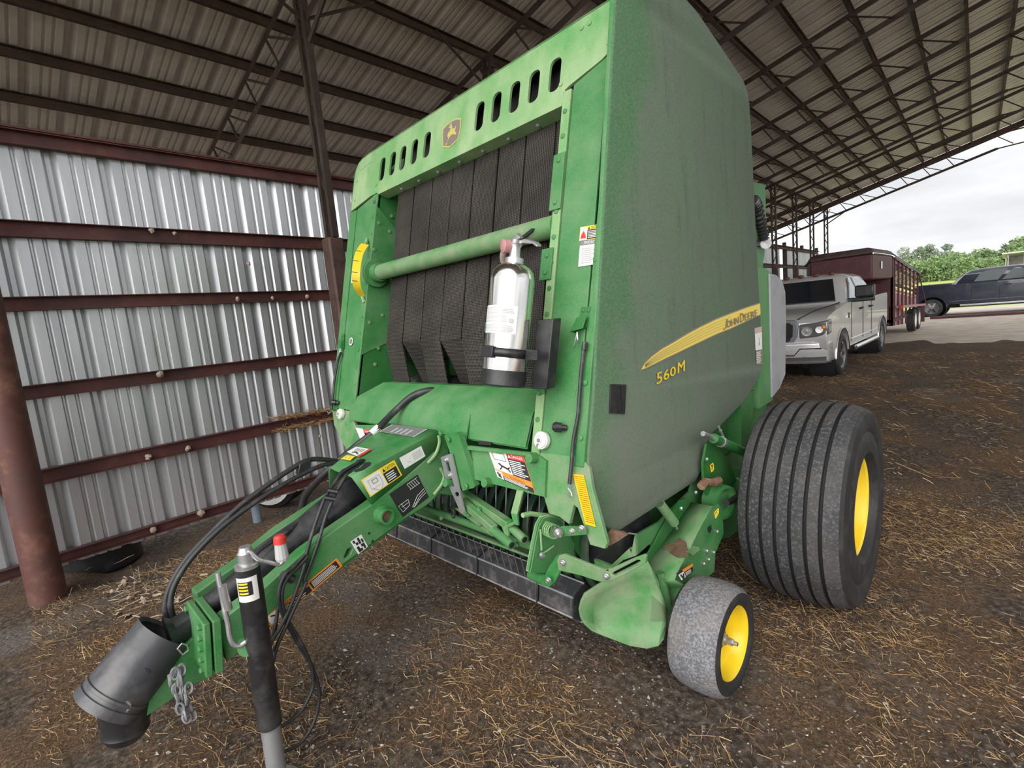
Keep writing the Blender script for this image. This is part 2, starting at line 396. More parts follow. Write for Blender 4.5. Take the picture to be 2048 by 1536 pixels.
# straw and chaff: uncountable
M['straw'] = None
m, nt, b = new_mat('straw'); b.inputs['Roughness'].default_value = .7
g = N(nt, 'ShaderNodeNewGeometry'); r = N(nt, 'ShaderNodeValToRGB'); e = r.color_ramp.elements
e[0].color = (.12, .062, .026, 1); e[0].position = 0; e[1].position = 1; e[1].color = (.72, .55, .32, 1)
for p, c in ((.35, (.22, .11, .04)), (.6, (.34, .19, .075)), (.85, (.44, .28, .12))): q = e.new(p); q.color = (*c, 1)
L(nt, g.outputs['Random Per Island'], r.inputs[0]); L(nt, r.outputs[0], b.inputs['Base Color']); M['straw'] = m
rs = random.Random(11)
vs, fs = [], []
def straw(x, y, z, ln, wd, a, bend, lift):
    d = V((math.cos(a), math.sin(a), 0)); n = V((-d.y, d.x, 0)); k = len(vs)
    for i in range(3):
        t = i / 2 - .5; p = V((x, y, z)) + d * (ln * t) + n * (bend * ln * (1 - 4 * t * t)) + V((0, 0, .002 + lift * (t + .5) * ln))
        vs.append(p + n * wd); vs.append(p - n * wd * .2 + V((0, 0, wd)))
    fs.append((k, k + 1, k + 3, k + 2)); fs.append((k + 2, k + 3, k + 5, k + 4))
cnt = 0
while cnt < 125000:
    # uniform-ish in view, denser close by
    if rs.random() < .75: x, y = rs.uniform(-4.6, 1.6), rs.uniform(-.2, 4.6)
    else: x, y = rs.uniform(-5, 8), rs.uniform(3, 14)
    dn = noise.noise(V((x * 1.4, y * 1.4, 5))) + .5 * noise.noise(V((x * 5, y * 5, 9)))
    if rs.random() > .42 + dn * .95: continue
    far = y > 4.6
    ln = rs.uniform(.008, .05) if rs.random() < .93 else rs.uniform(.05, .15)
    straw(x, y, gh(x, y), ln * (1.6 if far else 1), rs.uniform(.0005, .0015) * (2 if far else 1), rs.uniform(0, 6.28), rs.uniform(-.15, .15), rs.uniform(-.05, .25) if rs.random() < .7 else rs.uniform(.2, .7)); cnt += 1
mb = MB(); mb.v, mb.f, mb.m = vs, fs, [0] * len(fs)
obj('straw_litter', mb, M['straw'], smooth=0, kind='stuff', label='loose brown straw and chaff strewn over the dirt floor')
m, nt, b = new_mat('pebble_grey'); b.inputs['Roughness'].default_value = .8
g = N(nt, 'ShaderNodeNewGeometry'); r = N(nt, 'ShaderNodeValToRGB'); e = r.color_ramp.elements
e[0].color = (.04, .035, .03, 1); e[1].color = (.48, .44, .39, 1); q = e.new(.7); q.color = (.17, .145, .12, 1)
L(nt, g.outputs['Random Per Island'], r.inputs[0]); L(nt, r.outputs[0], b.inputs['Base Color']); M['pebble'] = m
mb = MB(); oc = [(1, 0, 0), (-1, 0, 0), (0, 1, 0), (0, -1, 0), (0, 0, 1), (0, 0, -1)]; of = [(0, 2, 4), (2, 1, 4), (1, 3, 4), (3, 0, 4), (2, 0, 5), (1, 2, 5), (3, 1, 5), (0, 3, 5)]
n = 0
while n < 30000:
    x, y = rs.uniform(-4.6, 1.3), rs.uniform(.1, 4.7)
    if rs.random() > .32 + noise.noise(V((x * 1.2, y * 1.2, 15))) * 1.3: continue
    s = rs.uniform(.002, .0055) if rs.random() < .94 else rs.uniform(.006, .011)
    a = rs.uniform(0, 3); ca, sa = math.cos(a), math.sin(a); sx, sy, sz = s * rs.uniform(.7, 1.5), s, s * rs.uniform(.4, .8)
    z = gh(x, y)
    mb.add([V((x + (p[0] * sx * ca - p[1] * sy * sa) * rs.uniform(.7, 1.2), y + p[0] * sx * sa + p[1] * sy * ca, z + p[2] * sz + sz * .3)) for p in oc], of); n += 1
obj('gravel_pebbles', mb, M['pebble'], smooth=60, kind='stuff', label='small grey pebbles scattered on the dirt floor')

mb = MB(); rk = random.Random(9)
for k in range(100):
    p = PZ(rk.gauss(285, 55), rk.gauss(1185, 28), .012); a = rk.uniform(0, 6.28); d = V((math.cos(a), math.sin(a), rk.uniform(-.1, .35))); n_ = V((-d.y, d.x, rk.uniform(-.2, .5))).normalized()
    if rk.random() < .75: ln, wd = rk.uniform(.02, .09), rk.uniform(.001, .0025)
    else: ln, wd = rk.uniform(.012, .035), rk.uniform(.006, .016)
    mb.sheet([[p + d * (ln * t) + n_ * (-wd) + V((0, 0, .004 * math.sin(t * 3))), p + d * (ln * t) + V((0, 0, .006 * math.sin(t * 3) + wd * .6)), p + d * (ln * t) + n_ * wd] for t in (-1, -.3, .4, 1)])
obj('husk_litter', mb, mat('pale_dry_husk', (.36, .29, .22), .8, noise=((.30, .22, .15), 40, .4, .7)), smooth=0, kind='stuff', label='patch of pale dry husks and stems on the dirt in front of the sheet wall')
# ------------------------------------------------------------------ baler materials
def paint(name, col, dust, lo, hi, dscale=6, st=(1, 1, 1), rough=.35, streak=None, spots=None):
    m, nt, b = new_mat(name); tc = N(nt, 'ShaderNodeTexCoord'); b.inputs['Roughness'].default_value = rough; b.inputs['Specular IOR Level'].default_value = .45
    def nn(sc, st, det=7, rg=.6):
        mp = N(nt, 'ShaderNodeMapping'); mp.inputs['Scale'].default_value = st; L(nt, tc.outputs['Object'], mp.inputs[0])
        n = N(nt, 'ShaderNodeTexNoise'); n.inputs['Scale'].default_value = sc; n.inputs['Detail'].default_value = det; n.inputs['Roughness'].default_value = rg; L(nt, mp.outputs[0], n.inputs['Vector']); return n
    a = N(nt, 'ShaderNodeMapRange'); a.inputs[1].default_value = .3; a.inputs[2].default_value = .72; a.inputs[3].default_value = lo; a.inputs[4].default_value = hi
    L(nt, nn(dscale, st).outputs[0], a.inputs[0]); f = a.outputs[0]
    fine = N(nt, 'ShaderNodeMapRange'); fine.inputs[1].default_value = .35; fine.inputs[2].default_value = .7; fine.inputs[3].default_value = -.08; fine.inputs[4].default_value = .10
    L(nt, nn(140, (1, 1, 1), 3).outputs[0], fine.inputs[0]); ad = N(nt, 'ShaderNodeMath', operation='ADD', use_clamp=True); L(nt, f, ad.inputs[0]); L(nt, fine.outputs[0], ad.inputs[1]); f = ad.outputs[0]
    mx = N(nt, 'ShaderNodeMix', data_type='RGBA'); L(nt, f, mx.inputs[0]); mx.inputs[6].default_value = (*col, 1); mx.inputs[7].default_value = (*dust, 1); out = mx.outputs[2]
    if streak:
        c3, sc, st3, l3, h3 = streak
        r3 = N(nt, 'ShaderNodeMapRange'); r3.inputs[1].default_value = l3; r3.inputs[2].default_value = h3; L(nt, nn(sc, st3).outputs[0], r3.inputs[0])
        m3 = N(nt, 'ShaderNodeMix', data_type='RGBA'); L(nt, r3.outputs[0], m3.inputs[0]); L(nt, out, m3.inputs[6]); m3.inputs[7].default_value = (*c3, 1); out = m3.outputs[2]
    L(nt, out, b.inputs['Base Color'])
    rr = N(nt, 'ShaderNodeMapRange'); rr.inputs[3].default_value = rough; rr.inputs[4].default_value = .85; L(nt, f, rr.inputs[0]); L(nt, rr.outputs[0], b.inputs['Roughness'])
    return m, nt, b, tc
GR = (.022, .185, .038)
M['green'] = paint('green_paint', GR, (.21, .31, .18), .04, .50, 5)[0]
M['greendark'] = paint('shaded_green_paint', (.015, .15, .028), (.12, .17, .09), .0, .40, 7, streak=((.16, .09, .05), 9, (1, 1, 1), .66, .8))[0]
M['greenlight'] = paint('dust_streaked_green_paint', (.05, .28, .06), (.38, .47, .27), .2, .85, 5, (1, 1, .5))[0]
M['greendusty'] = paint('thickly_dusted_green_paint', (.04, .24, .05), (.27, .29, .20), .12, .85, 9, streak=((.17, .09, .05), 6, (1, 1, 1), .68, .78))[0]
def shieldmat():
    m, nt, b, tc = paint('dusted_side_shield', (.045, .30, .055), (.100, .128, .096), .86, 1.0, 3, (1, 1, 1), .4, streak=((.055, .082, .055), 16, (1, 1, .10), .56, .8))
    # clean patch along the front edge, worn off by hands: object y is the depth along the baler
    mixn = b.inputs['Base Color'].links[0].from_socket
    se = N(nt, 'ShaderNodeSeparateXYZ'); L(nt, tc.outputs['Object'], se.inputs[0])
    nz = N(nt, 'ShaderNodeTexNoise'); nz.inputs['Scale'].default_value = 4.5; nz.inputs['Detail'].default_value = 8; L(nt, tc.outputs['Object'], nz.inputs[0])
    k = N(nt, 'ShaderNodeMath', operation='MULTIPLY'); k.inputs[1].default_value = .5; L(nt, nz.outputs[0], k.inputs[0])
    z = N(nt, 'ShaderNodeMath', operation='MULTIPLY_ADD'); z.inputs[1].default_value = .27; z.inputs[2].default_value = 0; L(nt, se.outputs[2], z.inputs[0])
    s1 = N(nt, 'ShaderNodeMath', operation='SUBTRACT'); L(nt, se.outputs[1], s1.inputs[0]); L(nt, z.outputs[0], s1.inputs[1])
    s2 = N(nt, 'ShaderNodeMath', operation='ADD'); L(nt, s1.outputs[0], s2.inputs[0]); L(nt, k.outputs[0], s2.inputs[1])
    mr = N(nt, 'ShaderNodeMapRange'); mr.inputs[1].default_value = -1.27; mr.inputs[2].default_value = -1.11; mr.inputs[3].default_value = .62; mr.inputs[4].default_value = 0; L(nt, s2.outputs[0], mr.inputs[0])
    mx = N(nt, 'ShaderNodeMix', data_type='RGBA'); L(nt, mr.outputs[0], mx.inputs[0]); L(nt, mixn, mx.inputs[6]); mx.inputs[7].default_value = (.028, .14, .038, 1)
    # grey dust gathers towards the lower edge
    m4 = N(nt, 'ShaderNodeMapRange'); m4.inputs[1].default_value = 1.5; m4.inputs[2].default_value = .75; m4.inputs[3].default_value = 0; m4.inputs[4].default_value = .7; L(nt, se.outputs[2], m4.inputs[0])
    n5 = N(nt, 'ShaderNodeMath', operation='MULTIPLY'); L(nt, m4.outputs[0], n5.inputs[0]); L(nt, nz.outputs[0], n5.inputs[1])
    m5 = N(nt, 'ShaderNodeMix', data_type='RGBA'); L(nt, n5.outputs[0], m5.inputs[0]); L(nt, mx.outputs[2], m5.inputs[6]); m5.inputs[7].default_value = (.19, .18, .155, 1)
    # hair-thin scratches left by crop
    mpn = N(nt, 'ShaderNodeMapping'); mpn.inputs['Scale'].default_value = (1, 1.0, 4.2); mpn.inputs['Rotation'].default_value = (R(14), 0, 0); L(nt, tc.outputs['Object'], mpn.inputs[0])
    ns_ = N(nt, 'ShaderNodeTexNoise'); ns_.inputs['Scale'].default_value = 2.6; ns_.inputs['Detail'].default_value = 4; ns_.inputs['Roughness'].default_value = .5; L(nt, mpn.outputs[0], ns_.inputs[0])
    ml = N(nt, 'ShaderNodeMath', operation='MULTIPLY'); ml.inputs[1].default_value = 9; L(nt, ns_.outputs[0], ml.inputs[0])
    fr_ = N(nt, 'ShaderNodeMath', operation='FRACT'); L(nt, ml.outputs[0], fr_.inputs[0]); sb_ = N(nt, 'ShaderNodeMath', operation='SUBTRACT'); sb_.inputs[1].default_value = .5; L(nt, fr_.outputs[0], sb_.inputs[0]); ab = N(nt, 'ShaderNodeMath', operation='ABSOLUTE'); L(nt, sb_.outputs[0], ab.inputs[0])
    m6 = N(nt, 'ShaderNodeMapRange'); m6.inputs[1].default_value = 0; m6.inputs[2].default_value = .035; m6.inputs[3].default_value = .55; m6.inputs[4].default_value = 0; L(nt, ab.outputs[0], m6.inputs[0])
    nb = N(nt, 'ShaderNodeTexNoise'); nb.inputs['Scale'].default_value = 5; nb.inputs['Detail'].default_value = 5; L(nt, tc.outputs['Object'], nb.inputs[0]); m7 = N(nt, 'ShaderNodeMapRange'); m7.inputs[1].default_value = .48; m7.inputs[2].default_value = .62; L(nt, nb.outputs[0], m7.inputs[0])
    m8 = N(nt, 'ShaderNodeMath', operation='MULTIPLY'); L(nt, m6.outputs[0], m8.inputs[0]); L(nt, m7.outputs[0], m8.inputs[1])
    m9 = N(nt, 'ShaderNodeMix', data_type='RGBA'); L(nt, m8.outputs[0], m9.inputs[0]); L(nt, m5.outputs[2], m9.inputs[6]); m9.inputs[7].default_value = (.05, .085, .055, 1)
    mm = N(nt, 'ShaderNodeTexNoise'); mm.inputs['Scale'].default_value = 120; mm.inputs['Detail'].default_value = 3; L(nt, tc.outputs['Object'], mm.inputs[0]); mk = N(nt, 'ShaderNodeMapRange'); mk.inputs[1].default_value = .42; mk.inputs[2].default_value = .62; mk.inputs[3].default_value = 0; mk.inputs[4].default_value = .32; L(nt, mm.outputs[0], mk.inputs[0])
    ma = N(nt, 'ShaderNodeMix', data_type='RGBA'); L(nt, mk.outputs[0], ma.inputs[0]); L(nt, m9.outputs[2], ma.inputs[6]); ma.inputs[7].default_value = (.17, .20, .155, 1)
    L(nt, ma.outputs[2], b.inputs['Base Color']); return m
M['shield'] = shieldmat()
M['black'] = mat('black_plastic', (.018, .018, .02), .38, noise=((.07, .07, .07), 9, .5, .85))
M['hose'] = mat('black_rubber_hose', (.022, .022, .024), .45, noise=((.10, .10, .10), 14, .55, .8))
M['dustyblack'] = mat('dusty_black_plastic', (.016, .016, .018), .36, noise=[((.075, .072, .072), 9, .48, .8), ((.09, .07, .055), 4, .64, .8)], bump=(90, .05))
M['guardgrey'] = mat('scuffed_guard_plastic', (.05, .05, .055), .36, noise=[((.17, .165, .165), 6, .45, .75), ((.11, .085, .07), 4, .6, .75)], bump=(60, .06))
M['tyre'] = mat('worn_tyre_rubber', (.032, .032, .034), .75, noise=[((.10, .10, .105), 85, .5, .66), ((.085, .08, .078), 4, .45, .8)], bump=(70, .35))
M['tyreside'] = mat('tyre_sidewall', (.018, .018, .019), .65, noise=((.05, .05, .05), 10, .5, .8))
M['tyregrey'] = mat('scuffed_grey_tyre', (.11, .11, .12), .8, noise=[((.25, .25, .26), 110, .44, .62), ((.20, .18, .16), 4, .5, .8)], bump=(60, .3))
M['groove'] = mat('tyre_groove', (.012, .012, .013), .8)
M['yellow'] = mat('yellow_wheel_paint', (.80, .56, .015), .35, noise=[((.45, .30, .08), 5, .62, .75), ((.9, .66, .05), 3, .4, .7)])
M['steel'] = mat('zinc_steel', (.55, .55, .56), .35, .8, noise=((.35, .34, .33), 30, .5, .8))
M['steelplate'] = mat('bare_steel_plate', (.40, .41, .42), .45, .6, noise=((.25, .24, .23), 12, .5, .8))
M['stainless'] = mat('stainless_cylinder', (.78, .77, .74), .16, 1., bump=(12, .02))
M['rust'] = mat('rusted_steel', (.20, .10, .06), .85, noise=((.32, .22, .15), 25, .4, .7), bump=(90, .3))
M['brown'] = mat('baked_mud', (.14, .075, .045), .95, noise=((.22, .14, .09), 20, .4, .7), bump=(60, .5))
M['white'] = mat('white_plastic', (.72, .70, .66), .45, noise=((.5, .46, .4), 12, .6, .8))
M['glasslamp'] = mat('lamp_lens', (.75, .75, .75), .1, 0)
M['rollerblack'] = mat('scuffed_black_roller', (.035, .035, .038), .5, noise=[((.13, .12, .12), 16, .5, .75), ((.22, .21, .2), 45, .66, .8)], bump=(60, .1))
M['rollergrey'] = mat('worn_grey_roller', (.20, .20, .21), .5, .2, noise=[((.33, .33, .33), 16, .45, .75), ((.10, .09, .085), 9, .6, .8)])
for k, c in dict(d_white=(.74, .74, .71), d_yellow=(.85, .62, .03), d_black=(.022, .022, .024), d_red=(.58, .04, .03), d_orange=(.80, .25, .03), d_grey=(.45, .45, .45), d_mid=(.20, .20, .20), d_dull=(.5, .42, .12), d_pink=(.50, .36, .33), d_stripe=(.80, .60, .10), d_blue=(.30, .62, .74), d_faded=(.20, .17, .15), d_amber=(.92, .50, .0), d_amber2=(.70, .33, .0)).items():
    M[k] = mat(k[2:] + '_decal', c, .4)
def beltmat():
    m, nt, b = new_mat('black_belt_rubber'); b.inputs['Roughness'].default_value = .55; tc = N(nt, 'ShaderNodeTexCoord'); se = N(nt, 'ShaderNodeSeparateXYZ'); L(nt, tc.outputs['Object'], se.inputs[0])
    def lin(a, bb):
        k = N(nt, 'ShaderNodeMath', operation='MULTIPLY'); k.inputs[1].default_value = a; L(nt, se.outputs[0], k.inputs[0])
        k2 = N(nt, 'ShaderNodeMath', operation='MULTIPLY_ADD'); k2.inputs[1].default_value = bb; L(nt, se.outputs[2], k2.inputs[0]); L(nt, k.outputs[0], k2.inputs[2])
        s = N(nt, 'ShaderNodeMath', operation='SINE'); L(nt, k2.outputs[0], s.inputs[0]); return s.outputs[0]
    mu = N(nt, 'ShaderNodeMath', operation='MULTIPLY'); L(nt, lin(280, 400), mu.inputs[0]); L(nt, lin(-280, 400), mu.inputs[1])
    cr = N(nt, 'ShaderNodeValToRGB'); cr.color_ramp.elements[0].position = .35; cr.color_ramp.elements[0].color = (.009, .008, .0075, 1); cr.color_ramp.elements[1].position = .8; cr.color_ramp.elements[1].color = (.07, .062, .055, 1)
    mr = N(nt, 'ShaderNodeMapRange'); mr.inputs[1].default_value = -1; L(nt, mu.outputs[0], mr.inputs[0]); L(nt, mr.outputs[0], cr.inputs[0])
    nz = N(nt, 'ShaderNodeTexNoise'); nz.inputs['Scale'].default_value = 5; L(nt, tc.outputs['Object'], nz.inputs[0])
    mx = N(nt, 'ShaderNodeMix', data_type='RGBA'); mx.blend_type = 'MULTIPLY'; mx.inputs[0].default_value = .8; L(nt, cr.outputs[0], mx.inputs[6])
    c2 = N(nt, 'ShaderNodeValToRGB'); c2.color_ramp.elements[0].color = (.55, .5, .47, 1); c2.color_ramp.elements[1].color = (1.5, 1.4, 1.3, 1); c2.color_ramp.elements[0].position = .3; c2.color_ramp.elements[1].position = .7; L(nt, nz.outputs[0], c2.inputs[0]); L(nt, c2.outputs[0], mx.inputs[7])
    L(nt, mx.outputs[2], b.inputs['Base Color'])
    bp = N(nt, 'ShaderNodeBump'); bp.inputs['Strength'].default_value = .8; bp.inputs['Distance'].default_value = .003; L(nt, mu.outputs[0], bp.inputs['Height']); L(nt, bp.outputs[0], b.inputs['Normal'])
    return m
M['belt'] = beltmat()

# ------------------------------------------------------------------ the round baler
UC = -2.145
bal = empty('round_baler', V((UC, 2.76, 0)), 'large dusty green round baler with yellow wheels parked in front of the sheet wall', 'baler')
FF = Fr((0, 1.47, 1.2), (1, 0, 0), (0, .2589, .9659))       # leaning front face: (u, up)
SF = Fr((-1.10, 0, 0), (0, 1, 0), (0, 0, 1))                 # right side: (depth, up)
z2 = S(600, 0, 2.926); e5 = S(640, 400, 2.926); q3 = S(850, 800, 4.096); q4 = S(1000, 950, 4.096); q2 = S(500, 800, 4.096); q5 = S(1250, 800, 3.413); qa = S(780, 900, 6.827); qb = S(640, 850, 7.877); t1 = S(150, 1000, 2.926); qs = S(1250, 600, 6.606); qe = S(940, 450, 4.389); ql = S(660, 460, 3.84)
def fpoly(pts, off=0): return [FF(*FF.px(x, y, off), off) for x, y in pts]
def rrect(cx, cy, w, h, r, n=4):
    o = []
    for sx, sy, a0 in ((1, 1, 0), (-1, 1, 90), (-1, -1, 180), (1, -1, 270)):
        for i in range(n + 1):
            a = R(a0 + 90 * i / n); o.append((cx + sx * (w / 2 - r) + r * math.cos(a), cy + sy * (h / 2 - r) + r * math.sin(a)))
    return o
def zs(z): return (z - 1.2) / .9659
# top cover with ten slots
def top_panel():
    L0, R0_ = -3.275, -1.125
    out = [(-3.285, zs(2.40)), (-3.285, zs(2.64)), (-3.275, zs(2.69)), (-3.245, zs(2.725)), (-3.2, zs(2.745)), (-3.10, zs(2.755)), (-1.13, zs(2.785)), (-1.13, zs(2.60)), (-1.15, zs(2.565)), (-1.19, zs(2.545)), (-1.35, zs(2.505)), (-1.375, zs(2.495)), (-1.385, zs(2.435)), (-2.915, zs(2.435)), (-2.93, zs(2.445)), (-3.01, zs(2.445))]
    holes = []
    for c in (-2.897, -2.773, -2.656, -2.531, -2.402, -1.943, -1.818, -1.691, -1.567, -1.442): holes.append([FF(*p) for p in rrect(c, zs(2.588), .066, .150, .028)][::1])
    holes.append([FF(*p) for p in rrect(-1.165, zs(2.663), .012, .012, .002, 1)])
    mb = MB(); mb.prism([FF(*p) for p in out], -FF.n * .012, holes)
    # lower lip folded back
    mb.box((-2.915, zs(2.435) - .004, -.075), (-1.385, zs(2.435) + .002, 0), lambda a, b, c: FF(a, b, c))
    mb.prism([FF(-3.285, zs(2.40)), FF(-3.285, zs(2.64)), FF(-3.275, zs(2.69)), FF(-3.245, zs(2.725)), FF(-3.2, zs(2.745)), FF(-3.1, zs(2.755)), FF(-1.13, zs(2.785)), FF(-1.13, zs(2.775)), FF(-3.1, zs(2.745)), FF(-3.2, zs(2.735)), FF(-3.238, zs(2.718)), FF(-3.266, zs(2.686)), FF(-3.276, zs(2.64)), FF(-3.276, zs(2.40))], V((0, .25, .0)))
    return mb
top = obj('top_cover', top_panel(), M['greenlight'], bal, smooth=20, label='pale dusty green top cover with ten slots')
mb = MB()
for u in (-2.703, -2.515, -2.326, -2.134, -1.943, -1.754, -1.562): mb.bolt(FF(u, zs(2.435), -.045), FF.y * -1, .011, .014, 10)
obj('lip_bolts', mb, M['steel'], top, kind='stuff')
mb = MB()
for k in range(9): mb.bolt(FF(-3.20 + .018 * k, zs(2.665) + .002 * k, .001), FF.n, .004, .002)
for u, z in ((-3.235, 2.60), (-3.235, 2.47), (-2.955, 2.50), (-1.27, 2.73), (-1.31, 2.73), (-1.40, 2.53), (-1.165, 2.60)): mb.bolt(FF(u, zs(z), .001), FF.n, .010, .004, 8)
obj('cover_rivets', mb, M['greenlight'], top, kind='stuff')
for u, z in ((-1.33, 2.80), (-2.98, 2.765)):
    obj('lift_bracket', MB().box((u - .05, zs(z) - .03, -.06), (u + .05, zs(z) + .012, -.03), lambda a, b, c: FF(a, b, c)), M['green'], top, bevel=.003)
# emblem: framed shield with a leaping deer
em = Fr(FF(-2.172, zs(2.575)), FF.x, FF.y)
mb = MB(); mb.i = 0
shp = [(-.085, .055), (-.045, .070), (0, .076), (.045, .070), (.078, .058), (.083, .0), (.070, -.055), (.0, -.078), (-.066, -.055), (-.080, 0)]
mb.prism([em(a, b, .0012) for a, b in shp], em.n * .0006); mb.i = 1; mb.prism([em(a * .9, b * .9, .0020) for a, b in shp], em.n * .0005); mb.i = 2
deer = [(-.050, -.052), (-.030, -.044), (-.022, -.020), (-.034, -.006), (-.030, .012), (-.012, .020), (-.006, .034), (-.026, .040), (-.030, .046), (-.014, .047), (-.024, .062), (-.020, .063), (-.008, .052), (-.004, .066), (.001, .065), (-.001, .050), (.008, .038), (.014, .022), (.036, .020), (.044, .034), (.048, .018), (.040, .004), (.052, -.012), (.060, -.020), (.052, -.024), (.030, -.014), (.006, -.012), (-.010, -.020), (-.024, -.034), (-.034, -.058)]
deer = [(a * .88, b * .95) for a, b in deer]
mb.prism([em(a, b, .0030) for a, b in deer], em.n * .0005)
obj('emblem', mb, [M['d_dull'], M['d_faded'], M['d_dull']], top, smooth=0, label='faded shield emblem with a yellow leaping deer')
# front side panels, rivet strips, shield flanges
mb = MB(); mb.prism([FF(-1.335, zs(.99), -.002), FF(-1.162, zs(.985), -.002), FF(-1.162, zs(2.55), -.002), FF(-1.33, zs(2.50), -.002)], -FF.n * .012)
fr = obj('front_panel', mb, M['green'], bal, bevel=.003)
mb = MB(); mb.prism([FF(-3.155, zs(1.08), -.004), FF(-2.98, zs(1.08), -.004), FF(-2.98, zs(2.44), -.004), FF(-3.19, zs(2.40), -.004)], -FF.n * .012)
fl2 = obj('front_panel', mb, M['green'], bal, bevel=.003)
mb = MB(); mb.prism([FF(-3.23, zs(1.06)), FF(-3.157, zs(1.06)), FF(-3.192, zs(2.395)), FF(-3.285, zs(2.395))], -FF.n * .02); obj('edge_flange', mb, M['green'], bal, smooth=0)
for a, b in ((-1.385, -1.340), (-2.978, -2.918)):
    mb = MB(); mb.prism([FF(a, zs(1.0), .0), FF(b, zs(1.0), .0), FF(b, zs(2.49 if a > -2 else 2.44), .0), FF(a, zs(2.49 if a > -2 else 2.44), .0)], -FF.n * .025)
    st = obj('rivet_strip', mb, M['greenlight'] if a > -2 else M['green'], bal, bevel=.003)
    mb = MB(); u = (a + b) / 2
    for k in range(13): mb.bolt(FF(u, zs(1.14 + .105 * k), .0), FF.n, .011, .005, 8)
    obj('rivets', mb, M['green'], st, kind='stuff')
for (a0, z0, z1) in ((-1.365, 1.985, 2.22), (-1.385, 1.70, 1.83), (-1.362, 1.24, 1.275)):
    mb = MB().prism([FF(a0 - .032, zs(z0), .004), FF(a0 + .03, zs(z0), .004), FF(a0 + .03, zs(z1), .004), FF(a0 - .032, zs(z1), .004)], FF.n * .006); mb.bolt(FF(a0, zs(z0 + .03), .01), FF.n, .011, .006, 8); mb.bolt(FF(a0, zs(z1 - .03), .01), FF.n, .011, .006, 8)
    obj('hinge_plate', mb, M['green'], bal, bevel=.002)
# lower front legs
def legs(pts, nm, mt=M['green']):
    mb = MB(); mb.prism(fpoly(pts), -FF.n * .02); return obj(nm, mb, mt, bal, bevel=.003)
lr = legs([(1083, 905), (1162, 915), (1178, 935), (1184, 975), (1214, 1086), (1209, 1098), (1180, 1090), (1155, 1016), (1147, 1010), (1138, 1049), (1119, 1034), (1097, 1027), (1087, 993), (1072, 910)], 'front_leg', M['greendusty'])
legs([(664, 818), (702, 822), (716, 870), (745, 960), (735, 985), (712, 935), (690, 895), (668, 850)], 'front_leg', M['greendusty'])
# reflector
rq = [(1146.6, 947.7), (1167.4, 950), (1191.8, 1054), (1171, 1048)]
mb = MB(); mb.i = 0; mb.prism(fpoly(rq, .003), FF.n * .002); mb.i = 1
P4 = [V(p) for p in fpoly(rq, .0055)]
def bil(P, s, t): return P[0] * (1 - s) * (1 - t) + P[1] * s * (1 - t) + P[2] * s * t + P[3] * (1 - s) * t
for k in range(22):
    t = .04 + k * .0425; mb.add([bil(P4, .08, t), bil(P4, .92, t), bil(P4, .92, t + .018), bil(P4, .08, t + .018)], [(0, 1, 2, 3), (3, 2, 1, 0)])
obj('reflector', mb, [M['d_amber'], M['d_amber2']], lr, smooth=0, label='long amber yellow reflector strip')
# side shields (right one seen, left one mirrored)
SIL = [(1.77, 2.70), (1.80, 2.775), (1.88, 2.83), (2.02, 2.875), (2.2, 2.90), (2.36, 2.895), (2.48, 2.875), (2.663, 2.822), (3.0, 2.72), (3.055, 2.675), (3.085, 2.60), (3.10, 2.45), (3.12, 1.976), (3.145, 1.514), (3.167, 1.19), (3.15, 1.12), (3.09, 1.065), (2.885, .975), (2.55, .905), (2.43, .885), (2.36, .85), (2.31, .78), (2.275, .725), (2.22, .695), (1.85, .695), (1.56, .695), (1.50, .72), (1.455, .755), (1.42, .82), (1.395, .90), (1.385, .985), (1.40, 1.06), (1.45, 1.24)]
def shield(u, sgn, dp=.03, dv=0):
    sil = [(v * 1.028 + dv, CAMH + (z - CAMH) * 1.028 - dv * .5) for v, z in SIL]
    mb = MB(); n = len(sil); cx, cy = 2.3, 1.75
    def ring(ins, du):
        o = []
        for i, (v, z) in enumerate(sil):
            a, b = sil[i - 1], sil[(i + 1) % n]; t = V((b[0] - a[0], b[1] - a[1], 0)).normalized(); nn = V((t.y, -t.x, 0))
            if nn.dot(V((v - cx, z - cy, 0))) > 0: nn = -nn
            o.append(V((u + du * sgn, v + nn.x * ins, z + nn.y * ins)))
        return o
    rs_ = [ring(0, -dp), ring(0, -.012), ring(.003, -.004), ring(.010, 0)]
    for r_ in rs_: mb.v += r_
    for k in range(3):
        for i in range(n):
            j = (i + 1) % n; f = (k * n + i, k * n + j, (k + 1) * n + j, (k + 1) * n + i); mb.f.append(f)
    tri = tessellate_polygon([rs_[3]])
    for t in tri: mb.f.append(tuple(3 * n + i for i in t))
    tri = tessellate_polygon([rs_[0]])
    for t in tri: mb.f.append(tuple(i for i in t)[::-1])
    mb.m = [1] * n + [0] * (len(mb.f) - n); return mb
sh = obj('side_shield', shield(-1.10, 1), [M['shield'], M['green']], bal, smooth=30, fixn=True, label='dust covered green side shield with yellow stripe')
obj('side_shield', shield(-3.27, -1, dv=.16), M['shield'], bal, smooth=30, fixn=True)
# narrow flange in front of the shield
mb = MB(); mb.prism([FF(-1.158, zs(.985), .004), FF(-1.112, zs(.985), .004), FF(-1.118, zs(2.74), .004), FF(-1.138, zs(2.77), .004)], -FF.n * .03); obj('shield_flange', mb, M['green'], sh, bevel=.004)
mb = MB()
for z in (1.09, 1.29, 1.75, 2.2): mb.bolt(FF(-1.135, zs(z), .005), FF.n, .011, .006, 8)
obj('flange_bolts', mb, M['green'], sh, kind='stuff')
